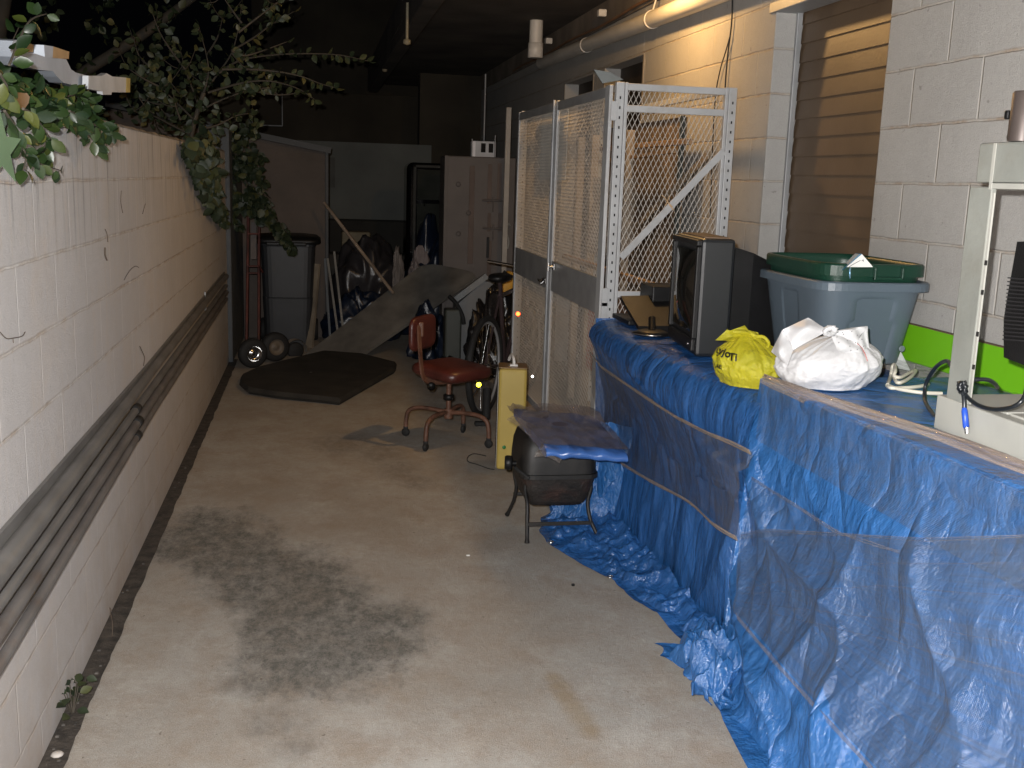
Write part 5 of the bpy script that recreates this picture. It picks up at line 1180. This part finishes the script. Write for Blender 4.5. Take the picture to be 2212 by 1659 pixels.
tag(MB().box((1.06, 8.8, 0), (1.20, 8.95, .50), .015).build('glass_panel', mat('dull_glass', (.05, .055, .045), .4)), 'dull greenish upright panel between the garbage bags', 'panel')
yl = thing('yellow_tool_bag', 'small yellow-orange bag with black straps hung left of the locker', 'bag', W(1096, 610, Y=8.4))
c = W(1097, 612, Y=8.4); pad(c, Matrix.Rotation(.3, 3, 'Y'), .055, .05, .10, e=3).build('body', mat('orange_yellow', (.50, .27, .03), .6, var=.2), yl)
mb = MB(); mb.tube(smooth_path([W(1088, 586, Y=8.33), W(1095, 592, Y=8.33), W(1108, 598, Y=8.33)], 4), .012, 8); mb.tube([W(1084, 612, Y=8.33), W(1096, 602, Y=8.33), W(1110, 598, Y=8.33)], .007, 6); mb.build('strap', m_black, yl)

# ------------------------------------------------------------------ tall cabinets
tc_ = thing('moulded_cabinet', 'tall pinkish-grey moulded cabinet with vertical recesses left of the locker', 'cabinet', (1.55, 10.2, 0))
m_tan = mat('pinkish_plastic', (.125, .108, .100), .6, var=.12, vs=3, bump=.15, bs=60)
m_tand = mat('recess_brown', (.135, .10, .085), .7)
CX0, CX1, CY = 1.205, 1.885, 10.2
mb = MB(); mb.box((CX0, CY, 0), (CX1, CY+.5, 1.80), .012); mb.build('body', m_tan, tc_)
def cab(x, y): return W(x, y, Y=CY-.006)
for xs, y0_, y1_ in ((1018, 358, 570), (1058, 355, 440), (1079, 352, 435), (1057, 460, 500), (1080, 460, 500), (1057, 520, 600)):
    a = cab(xs-3.2, y0_); b_ = cab(xs+3.2, y1_); MB().box((a.x, CY-.004, b_.z), (b_.x, CY+.01, a.z), .004).build('recess', m_tand, tc_)
for y in (432, 492):
    a = cab(1042, y); b_ = cab(1088, y+2); mb = MB(); mb.tube([a+V(0, -.012, 0), b_+V(0, -.012, 0)], .010, 8); mb.tube([(a+b_)/2+V(0, -.012, .04), (a+b_)/2+V(0, -.012, -.11)], .008, 8); mb.build('latch_bar', m_tan, tc_)
for y in (398, 460, 505):
    MB().lathe([(.010, 0), (.024, 0), (.024, .008), (.012, .010)], cab(990 if y != 460 else 1012, y), axis=(0, -1, 0), n=16).build('boss', m_tan, tc_)
mb = MB(); a = cab(1054, 512); mb.box((a.x-.012, CY-.03, a.z-.20), (a.x+.012, CY-.008, a.z), .004); mb.build('dark_handle', m_black, tc_)
MB().box((CX0-.014, CY-.014, 0), (CX0+.02, CY, 1.80), .003).build('edge_flange', m_tan, tc_)
a = cab(1100, 510); mb = MB(); mb.tube(smooth_path([a+V(0, -.03, .10), a+V(-.02, -.04, .12), a+V(-.03, -.04, .04), a+V(-.01, -.04, -.05), a+V(-.02, -.04, -.12)], 5), .009, 8)
tag(mb.build('white_hook', mat('hook_white', (.30, .30, .28), .4)), 'white bent hook hanging on the pinkish cabinet near the locker', 'hook')
mb = MB(); a = W(1022, 333, Y=10.3); b_ = W(1072, 306, Y=10.3)
wbx = thing('white_window_box', 'small white box with two dark square openings on top of the tall cabinet', 'box', (a.x, 10.3, a.z))
MB().box((a.x, 10.3, a.z-.03), (b_.x, 10.5, b_.z), .006).build('body', mat('white_box', (.50, .52, .56), .5), wbx)
for k in (0, 1): MB().box((a.x+.075+k*.075, 10.296, a.z+.02), (a.x+.12+k*.075, 10.302, b_.z-.02)).build('opening', m_dark, wbx)
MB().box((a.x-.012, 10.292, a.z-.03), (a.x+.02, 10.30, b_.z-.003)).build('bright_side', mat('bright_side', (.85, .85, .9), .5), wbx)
for x, y0_, lb in ((1020, 300, 'left thin rod rising beside the white windowed box'), (1070, 292, 'right thin rod standing in front of the white windowed box')):
    b_ = W(x, y0_, Y=10.28); tag(MB().tube([V(b_.x, 10.28, 1.80), b_], .006, 8).build('thin_rod', m_galv), lb, 'rod')
a = W(1099, 232, Y=9.9); tag(MB().box((a.x-.024, 9.88, 0), (a.x+.024, 9.93, a.z), .004).build('white_post', mat('white_post', (.42, .39, .35), .6)), 'pale upright post between tall cabinet and locker', 'post')
a = W(1049, 160, Y=11.5); b_ = W(1046, 306, Y=11.5); tag(MB().tube([V(b_.x, 11.5, 0), a], .011, 8).build('thin_pole', m_galv), 'thin grey pole rising high behind the tall cabinet', 'pole')
bc2 = thing('black_cabinet', 'glossy black cabinet with rounded top corner behind the pinkish one', 'cabinet', (1.25, 11.6, 0))
a = W(880, 350, Y=11.6); b_ = W(975, 350, Y=11.6)
mb = MB(); mb.box((a.x, 11.6, 0), (b_.x+.12, 12.1, a.z), .07); mb.build('body', mat('gloss_black', (.004, .004, .005), .10, spec=.3), bc2)
c0, c1 = W(902, 366, Y=11.594), W(962, 468, Y=11.594)
m_pn = mat('grey_panel', (.036, .038, .032), .8, var=.15, spec=.05)
MB().box((c0.x, 11.592, W(930, 432, Y=11.594).z), (c1.x+.1, 11.599, c0.z), .004).build('panel', m_pn, bc2)
MB().box((c0.x, 11.592, .55), (c1.x+.1, 11.599, W(930, 440, Y=11.594).z), .004).build('panel', m_pn, bc2)
m_tr = mat('panel_trim', (.050, .050, .046), .6, spec=.15)
MB().box((c0.x-.045, 11.586, .5), (c0.x-.012, 11.60, c0.z+.05), .012).box((c0.x-.045, 11.586, c0.z+.02), (c1.x+.1, 11.60, c0.z+.05), .012).build('trim', m_tr, bc2)
MB().lathe([(0, 0), (.012, .004), (.012, .012), (0, .016)], W(917, 443, Y=11.58), axis=(0, -1, 0), n=14).build('knob', m_chrome, bc2)
# cables / roof rack behind
# ------------------------------------------------------------------ shed and far walls
sh = thing('metal_shed', 'brown lap-sided shed with dark sloping roof edge beyond the left wall', 'shed', (-.4, 10.6, 0))
m_shed = mat('brown_shed', (.090, .070, .057), .75, var=.18, vs=2, bump=.15, bs=30, dirt=(.10, .08, .07), dirt_amt=.5)
sx0, sx1, SY = -1.9, .075, 10.5
mb = MB(); z = 0
while z < 2.1:
    zt = min(z+.155, 2.12); 
    mb.add([V(sx0, SY-.012, z), V(sx1, SY-.012, z), V(sx1, SY, zt), V(sx0, SY, zt), V(sx0, SY, z), V(sx1, SY, z)], [(0, 1, 2, 3), (4, 5, 1, 0)], smooth=False); z += .155
for v_i, v in enumerate(mb.v):
    lim = 1.79+(sx1-v[0])*.17
    if v[2] > lim: mb.v[v_i] = (v[0], v[1], lim)
mb.build('siding', m_shed, sh)
mb = MB(); mb.box((sx1-.005, SY-.016, 0), (sx1+.03, SY+1.8, 1.80), .004); mb.build('corner', m_gblack, sh)
mb = MB(); mb.beam(V(sx0, SY-.03, 1.82+.17*(sx1-sx0)), V(sx1+.05, SY-.03, 1.81), .12, .055); mb.prism([V(sx0, SY-.05, 1.80+.17*(sx1-sx0)), V(sx1+.05, SY-.05, 1.79), V(sx1+.05, SY-.05, 1.83), V(sx0, SY-.05, 1.84+.17*(sx1-sx0))], (0, 1.9, 0)); mb.build('roof', m_gblack, sh)
tag(MB().box((LX-.2, 9.03, 0), (LX+.035, 10.46, 1.95), .01).build('grey_post_wall', mat('grey_return', (.085, .095, .105), .8, var=.15)), 'dark blue-grey return wall between white wall and brown shed', 'wall')
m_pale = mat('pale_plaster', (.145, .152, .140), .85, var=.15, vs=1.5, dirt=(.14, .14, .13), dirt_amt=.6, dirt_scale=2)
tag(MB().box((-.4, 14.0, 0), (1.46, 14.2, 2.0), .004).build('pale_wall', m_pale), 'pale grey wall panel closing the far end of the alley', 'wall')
tag(MB().box((.12, 13.97, 1.42), (.22, 14.0, 1.80)).build('dark_stain_panel', mat('dark_notice', (.10, .10, .09), .8)), 'dim dark rectangle on the far pale wall beside the shed', 'panel')
db = thing('dark_building', 'dark brown building rising beyond the pale end wall', 'building', (.5, 17, 0))
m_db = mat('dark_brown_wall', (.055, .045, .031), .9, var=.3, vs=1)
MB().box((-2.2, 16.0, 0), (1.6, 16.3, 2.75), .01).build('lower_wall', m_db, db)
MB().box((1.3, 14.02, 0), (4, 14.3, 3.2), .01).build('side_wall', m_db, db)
MB().box((-1.0, 17.5, 0), (3.5, 18, 4.6), .01).build('upper_wall', m_db, db)
mb = MB(); a = W(545, 270, Y=15.9); b_ = W(610, 272, Y=15.9); mb.tube([a, b_], .012, 6); mb.tube([a, a+V(0, 0, .45)], .010, 6); mb.tube([b_, b_+V(0, 0, .45)], .010, 6); mb.build('rail', m_galv, db)
for x, y0_, y1_, lb in ((879, -10, 92, 'nearer rusty hanger rod under the soffit edge'), (941, 380, 425, ''), (831, 120, 152, 'farther hanger rod under the soffit edge')):
    if not lb: continue
    Yh = 8.5 if x > 850 else 12.5; a = W(x, y1_, Y=Yh); tag(MB().tube([V(a.x, Yh, 2.90), a], .012, 8).lathe([(0, -.02), (.03, -.01), (.03, .02), (0, .03)], a, n=10).build('hanger_rod', mat('hanger', (.25, .22, .15), .6)), lb, 'rod')

# ------------------------------------------------------------------ timber on the wall top
TXw = LX-.07
def tp(x, y, X=TXw): return W(x*.2559, y*.2559, X=X)
m_wp = mat('white_painted_wood', (.46, .50, .56), .6, var=.12, vs=5, dirt=(.25, .24, .23), dirt_amt=.4)
m_end = mat('cut_timber_end', (.46, .30, .15), .7, var=.2)
sc_ = thing('scrollcut_timber', 'white painted timber bracket with scalloped lower edge lying on the wall', 'timber', tp(400, 550))
MB().prism([tp(x, y) for x, y in ((85, 425), (290, 450), (380, 480), (560, 500), (600, 585), (640, 612), (745, 640), (745, 750), (640, 722), (540, 700), (485, 650), (445, 600), (330, 590), (180, 555), (110, 480))], (-.045, 0, 0)).build('bracket', m_wp, sc_)
for pts, lb in ((((85, 425), (110, 345), (150, 335), (150, 440)), 'left'), (((378, 480), (372, 380), (450, 392), (445, 492)), 'right')):
    o = MB().prism([tp(x, y) for x, y in pts], (-.09, 0, 0)).build('timber_block', m_wp)
    e = MB().prism([tp(x, y) for x, y in ((pts[2][0], pts[2][1]), (pts[2][0]+135, pts[2][1]+45), (pts[2][0]+130, pts[2][1]+105), (pts[3][0], pts[3][1]))], (-.085, 0, 0)).build('cut_end', m_end, o)
    tag(o, '%s of the two small timber blocks with tan cut ends on the wall top' % lb, 'timber block')
sb = thing('white_board', 'short white board with yellow end jutting right beyond the scalloped timber', 'board', tp(900, 720))
MB().prism([tp(x, y, TXw+.03) for x, y in ((748, 640), (860, 640), (900, 618), (948, 645), (1065, 655), (1062, 780), (945, 778), (940, 800), (870, 800), (865, 772), (745, 750))], (-.02, 0, 0)).build('plank', mat('bright_white_wood', (.60, .62, .64), .6), sb)
MB().prism([tp(x, y, TXw+.03) for x, y in ((1066, 656), (1100, 662), (1098, 780), (1064, 780))], (-.02, 0, 0)).build('yellow_end', mat('yellow_end', (.55, .45, .16), .6), sb)
a = V(-1.6, 6.0, 0); tag(MB().tube([V(-1.75, 6.2, 0), V(-1.75, 6.2, 4.5)], .06, 14).build('grey_post', mat('dim_post', (.085, .075, .068), .8)), 'dim grey post standing behind the white wall at upper left', 'post')

# ------------------------------------------------------------------ plants
def leaf_mat(name, c1, c2, c3, rough=.4):
    m = bpy.data.materials.new(name); m.use_nodes = True; nt = m.node_tree; N = nt.nodes; b = N['Principled BSDF']
    g = N.new('ShaderNodeNewGeometry'); r = g.outputs['Random Per Island']; cr = N.new('ShaderNodeValToRGB'); nt.links.new(r, cr.inputs[0])
    e = cr.color_ramp.elements; e[0].color = (*c1, 1); e[1].color = (*c2, 1); e[1].position = .85; k = e.new(.97); k.color = (*c3, 1)
    nt.links.new(cr.outputs[0], b.inputs['Base Color']); b.inputs['Roughness'].default_value = rough; b.inputs['Specular IOR Level'].default_value = .4
    return m
def leaf(mb, p, d, n, ln, wd, curl=.15):
    """one ovate leaf: outline of 8 points folded on its midrib"""
    d = d.normalized(); s_ = d.cross(n)
    if s_.length < 1e-3: s_ = d.cross(V(1, .3, .2))
    s_.normalize(); n = s_.cross(d)
    prof = ((.0, .0), (.18, .62), (.42, 1.0), (.70, .78), (.90, .32), (1.0, .0))
    mid = [p+d*ln*t-n*curl*ln*t*t for t, _ in prof]; L_ = [m_+s_*wd/2*w_+n*wd*.14*w_ for m_, (_, w_) in zip(mid, prof)]; R_ = [m_-s_*wd/2*w_+n*wd*.14*w_ for m_, (_, w_) in zip(mid, prof)]
    vs = mid+L_[1:5]+R_[1:5]
    mb.add(vs, [(0, 1, 6), (1, 2, 7, 6), (2, 3, 8, 7), (3, 4, 9, 8), (4, 5, 9), (0, 10, 1), (1, 10, 11, 2), (2, 11, 12, 3), (3, 12, 13, 4), (4, 13, 5)], smooth=True)
def rv(): return V(random.gauss(0, 1), random.gauss(0, 1), random.gauss(0, 1)).normalized()
def sprig(lm, sm_, pts, ln, wd, step, r0_=.004, r1=.0015, droop=.3, both=True, face=None):
    pts = smooth_path(pts, 8); L_ = sum((b_-a).length for a, b_ in zip(pts[:-1], pts[1:])); n = len(pts)
    sm_.tube(pts, [lerp(r0_, r1, i/(n-1)) for i in range(n)], 6)
    k = max(3, int(L_/step))
    for i in range(k):
        t = (i+random.random()*.5)/k; j = min(int(t*(n-1)), n-2); p = pts[j].lerp(pts[j+1], t*(n-1)-j); d = (pts[j+1]-pts[j]).normalized()
        side = d.cross(rv()).normalized()*(1 if i % 2 else -1); dd = (d*.5+side+V(0, 0, -droop)).normalized(); s_ = .65+.5*random.random()
        nn = rv()+(face if face is not None else V(.3, -.8, .3))*1.2
        leaf(lm, p+dd*.004, dd, nn.normalized(), ln*s_, wd*s_, random.uniform(-.1, .35))
    leaf(lm, pts[-1], (pts[-1]-pts[-3]).normalized(), rv(), ln, wd)
m_leaf_n = leaf_mat('glossy_leaf', (.008, .018, .007), (.018, .035, .009), (.050, .058, .010), .36)
m_leaf_d = leaf_mat('shrub_leaf', (.022, .032, .016), (.042, .054, .025), (.075, .07, .026), .5)
m_leaf_i = leaf_mat('ivy_leaf', (.013, .022, .011), (.027, .037, .016), (.055, .06, .02), .55)
m_stem = mat('stem_brown', (.055, .045, .032), .8)
# near vine on top of the wall
vn = thing('wall_vine', 'glossy green vine spilling over the near top of the white wall', 'vine', (LX, 3.3, 1.75))
lm, sm_ = MB(), MB()
def wv(x, y, X=LX+.03): return W(x, y, X=X)
stems = [[(0, 200), (60, 235), (130, 240), (200, 262)], [(10, 240), (30, 270), (45, 300), (58, 335), (90, 355), (130, 368)], [(50, 235), (75, 250), (95, 280), (110, 300)], [(0, 160), (25, 200), (45, 215)],
         [(120, 235), (150, 255), (185, 285), (212, 318)], [(150, 240), (200, 268), (230, 280), (252, 295)], [(40, 210), (70, 190), (85, 178)], [(0, 230), (15, 255), (10, 290)], [(80, 225), (120, 215), (165, 205), (195, 215)],
         [(58, 335), (55, 350), (50, 368)], [(85, 262), (98, 300), (92, 330)], [(30, 200), (70, 222), (130, 232), (190, 240)], [(20, 215), (80, 232), (150, 236)], [(90, 240), (130, 262), (160, 270)], [(0, 190), (10, 130), (40, 60)], [(20, 140), (60, 50), (100, 30)]]
for i, s_ in enumerate(stems):
    z_ = LX+.03+random.uniform(-.02, .07); 
    if i in (6, 13, 14): z_ = LX-.15
    sprig(lm, sm_, [wv(x, y, z_) for x, y in s_], .046, .029, .014 if i not in (13, 14, 15) else .035, .0035, .0015, .35)
for _ in range(300):
    x = random.uniform(-10, 205); yb_ = 190+x*.30; p = W(x, random.gauss(yb_+2, 15), X=LX+random.uniform(-.16, .05))
    if p.z < 1.73: continue
    leaf(lm, p, rv()+V(0, 0, -.3), (rv()+V(.6, -1, .3)).normalized(), random.uniform(.028, .055), random.uniform(.018, .034))
lm.build('foliage', m_leaf_n, vn); sm_.build('stems', m_stem, vn)
mb = MB(); leaf(mb, wv(44, 190, LX+.07), V(.1, .1, -1), V(.7, -.7, 0), .050, .034); mb.build('orange_leaf', mat('orange_leaf', (.07, .035, .010), .5), vn)
mb = MB()
cst = wv(2, 322, LX+.06)
pts_ = []
for k in range(10): a = k*2*PI/10+.3; rr = (.085 if k % 2 == 0 else .035); pts_.append(cst+V(.25*math.cos(a)*rr, math.cos(a)*rr, math.sin(a)*rr))
mb.prism(pts_, (.002, 0, 0)); tag(mb.build('lobed_leaf', mat('lobed_leaf', (.10, .16, .09), .5)), 'single pale star shaped leaf at the left edge of the wall', 'leaf')
# hanging ivy at the wall end
iv = thing('hanging_ivy', 'dark ivy cascading over the far end of the white wall towards the bin', 'ivy', (LX, 8.6, 1.75))
lm, sm_ = MB(), MB()
stems = [([(408, 308), (425, 350), (440, 400), (470, 440), (490, 480)], LX+.05), ([(440, 320), (470, 370), (500, 420), (530, 450), (560, 470)], None), ([(470, 320), (520, 380), (560, 430), (590, 470), (615, 505), (632, 535)], None),
         ([(430, 300), (500, 330), (560, 345)], None), ([(450, 300), (520, 350), (560, 380), (570, 400)], None), ([(415, 330), (440, 380), (455, 430), (480, 460)], LX+.06), ([(480, 400), (510, 430), (500, 470), (510, 490)], None), ([(540, 400), (575, 430), (585, 480), (610, 520)], None), ([(480, 300), (510, 290), (540, 270)], None)]
def ivp(x, y, X):
    if X is not None: return W(x, y, X=X)
    return W(x, y, Y=9.5-.35*(x-440)/200)
for s_, X in stems:
    for rep in range(3):
        o = [(random.uniform(-9, 9), random.uniform(-6, 6)) for _ in s_]
        sprig(lm, sm_, [ivp(x+a, y+b_, X) for (x, y), (a, b_) in zip(s_, o)], .065, .05, .026, .005, .002, .5)
def pip(x, y, poly):
    c = False
    for i in range(len(poly)):
        x1, y1 = poly[i]; x2, y2 = poly[i-1]
        if (y1 > y) != (y2 > y) and x < (x2-x1)*(y-y1)/(y2-y1)+x1: c = not c
    return c
poly = [(404, 290), (540, 268), (560, 330), (572, 360), (545, 385), (510, 372), (500, 402), (540, 405), (575, 425), (585, 465), (618, 500), (640, 545), (622, 545), (590, 500), (555, 470), (520, 440), (512, 460), (500, 492), (480, 480), (462, 455), (445, 440), (430, 390), (412, 350)]
n = 0
while n < 640:
    x, y = random.uniform(400, 645), random.uniform(265, 550)
    if not pip(x, y, poly) or nz((x*.05, y*.05, 0), 1.3) < -.22: continue
    n += 1; p = ivp(x, y, LX+random.uniform(.02, .12) if x < 470 else None)+V(0, random.uniform(-.15, .15), 0)
    leaf(lm, p, rv()+V(0, 0, -.6), (rv()+V(.2, -1.2, .3)).normalized(), random.uniform(.05, .085), random.uniform(.045, .07))
lm.build('foliage', m_leaf_i, iv); sm_.build('stems', m_stem, iv)
# shrub tree behind the wall
tr = thing('shrub_tree', 'sparse leafy shrub tree reaching above the wall against the night sky', 'tree', (-1.05, 7.6, 0))
lm, sm_ = MB(), MB(); TYd = 7.6
def tpz(x, y, Y=TYd): return W(x, y, Y=Y)
trunk = [V(-1.0, 7.7, 0), V(-.97, 7.65, 1.2), tpz(410, 312), tpz(422, 255), tpz(440, 200)]
sm_.tube(smooth_path(trunk, 6), [.024]*12+[.016]*13, 8)
def branch(pts, Y0=TYd, dy=.0, lv=.034, ln=.062, r0_=.009):
    sprig(lm, sm_, [tpz(x, y, Y0+dy*i) for i, (x, y) in enumerate(pts)], ln, ln*.66, lv, r0_, .002, .35)
main = [[(440, 200), (470, 160), (500, 115), (515, 60), (522, 10)], [(440, 200), (450, 160), (446, 120), (430, 60)], [(430, 230), (415, 190), (400, 150), (390, 110)], [(470, 160), (520, 130), (600, 118), (680, 116), (740, 120), (795, 132)],
        [(480, 150), (540, 150), (600, 155), (650, 165), (690, 180), (725, 190)], [(500, 110), (550, 80), (590, 50), (635, 25)], [(515, 70), (560, 35), (600, 5)], [(420, 260), (380, 220), (350, 190), (330, 150)], [(430, 240), (480, 215), (540, 195), (590, 190)],
        [(450, 200), (520, 180), (580, 175), (640, 190), (680, 215)], [(400, 150), (370, 110), (345, 70), (330, 30)], [(410, 290), (370, 270), (330, 250), (290, 240)], [(446, 120), (470, 80), (480, 40)], [(522, 50), (500, 20), (480, -10)], [(540, 195), (600, 205), (650, 200)],
        [(380, 220), (340, 225), (300, 210)], [(350, 190), (310, 170), (280, 150)], [(500, 110), (530, 120), (580, 105), (620, 90)], [(330, 150), (300, 120), (290, 80)], [(430, 280), (470, 270), (510, 250), (540, 245)], [(390, 260), (380, 230), (370, 180)]]
for k, b_ in enumerate(main): branch(b_, TYd+random.uniform(-.5, .4), random.uniform(-.06, .06), .036 if k not in (3,) else .035)
for k in range(60):
    b_ = random.choice(main); i = random.randrange(1, len(b_)); x, y = b_[i]; 
    if x > 640: continue
    dx, dy = random.uniform(-50, 50), random.uniform(-55, 40)
    branch([(x, y), (x+dx*.5, y+dy*.5+6), (x+dx, y+dy)], TYd+random.uniform(-.6, .6), random.uniform(-.1, .1), .034, .058, .004)
for k in range(280):
    x = random.uniform(255, 560); y = random.uniform(150, 300)
    if nz((x*.03, y*.03, 5), 1) < -.08 or y > 232+.32*(x-180)*.9+10: continue
    p = tpz(x, y, TYd+random.uniform(-.6, 1.2)); leaf(lm, p, rv(), (rv()+V(0, -1, .3)).normalized(), random.uniform(.045, .075), random.uniform(.03, .05))
lm.build('crown', m_leaf_d, tr); sm_.build('trunk', m_stem, tr)
# darker hedge farther left, and big dim tree behind
tr2 = thing('dim_tree', 'dim leafy tree barely lit behind the wall at upper left', 'tree', (-2.6, 9, 0))
lm, sm_ = MB(), MB(); sm_.tube(smooth_path([V(-2.6, 9, 0), V(-2.5, 9, 2), V(-2.2, 9.1, 3.6)], 5), .06, 10)
a, b_ = W(300, 80, Y=9), W(450, -30, Y=9.3); sm_.tube([V(-2.55, 9, 1.8), a, b_], [.05, .04, .03], 8)
for k in range(900):
    x = random.uniform(-30, 430); y = random.uniform(-20, 300)
    if nz((x*.016, y*.016, 9), 1) < .02: continue
    p = tpz(x, y, 9+random.uniform(-.8, 1.0)); leaf(lm, p, rv(), (rv()+V(0, -1, .3)).normalized(), random.uniform(.05, .09), random.uniform(.04, .06))
lm.build('crown', m_leaf_d, tr2); sm_.build('trunk', m_stem, tr2)
# weeds in the gutter
for (cx_, cy_2, n, lb, big) in ((150, 1520, 16, 'leafy weed sprouting from the gutter at the foot of the white wall', 1.), (170, 1475, 4, 'pointed leaf weed just above the leafy one in the gutter', .9)):
    wdg = thing('weed', lb, 'weed', W(cx_, cy_2+15, Z=0)); lm, sm_ = MB(), MB(); c = W(cx_, cy_2+25, Z=0); c.x = -.715
    for k in range(n):
        a = random.uniform(0, 2*PI); e = c+V(math.cos(a)*.02, math.sin(a)*.05, random.uniform(.01, .08)*big); sm_.tube([c, e], .0014, 5)
        leaf(lm, e, V(math.cos(a), math.sin(a), random.uniform(-.2, .5)), (rv()*.5+V(.2, -.4, 1)).normalized(), .038*big, .026*big)
    lm.build('leaves', m_leaf_i, wdg); sm_.build('stalks', m_stem, wdg)
mb = MB(); random.seed(3)
for k in range(46):
    y = random.uniform(1.8, 8.8) if k > 25 else random.uniform(1.9, 3.4); x = random.uniform(-.735, -.69); r_ = random.uniform(.002, .006); mb.box((x-r_, y-r_, .004), (x+r_, y+r_, .004+r_), r_*.4)
o = mb.build('gutter_gravel', mat('pebbles', (.10, .09, .08), .9, var=.4, vs=40)); o['kind'] = 'stuff'; o['label'] = 'loose grit scattered along the dark gutter'; o['category'] = 'gravel'
for cx_, cy_2 in ((188, 1628), (300, 1560)):
    pass
mb = MB(); c = W(92, 1632, Z=.008); mb.lathe([(0, .0), (.013, .001), (.018, .006), (.012, .011), (0, .012)], V(-.705, c.y, .003), n=9); tag(mb.build('white_pebble', mat('white_pebble', (.5, .46, .42), .7)), 'pale pebble in the gutter at the bottom left corner', 'pebble')
# thin grass stalks by the wall
mb = MB()
for x, y, h in ((285, 2280, .10), (312, 2275, .08)):
    p = W(x*.6064*1.0, y*.6064, Z=0); p.x = -.70; mb.tube(smooth_path([p, p+V(.004, 0, h*.6), p+V(-.004, .01, h)], 4), .0010, 4); mb.lathe([(0, 0), (.003, .004), (0, .012)], p+V(-.004, .01, h), n=6)
tag(mb.build('seed_stalks', m_twig), 'two fine seed stalks rising from the gutter left of the weed', 'stalks')
# thin moss clumps hanging from the wall edge
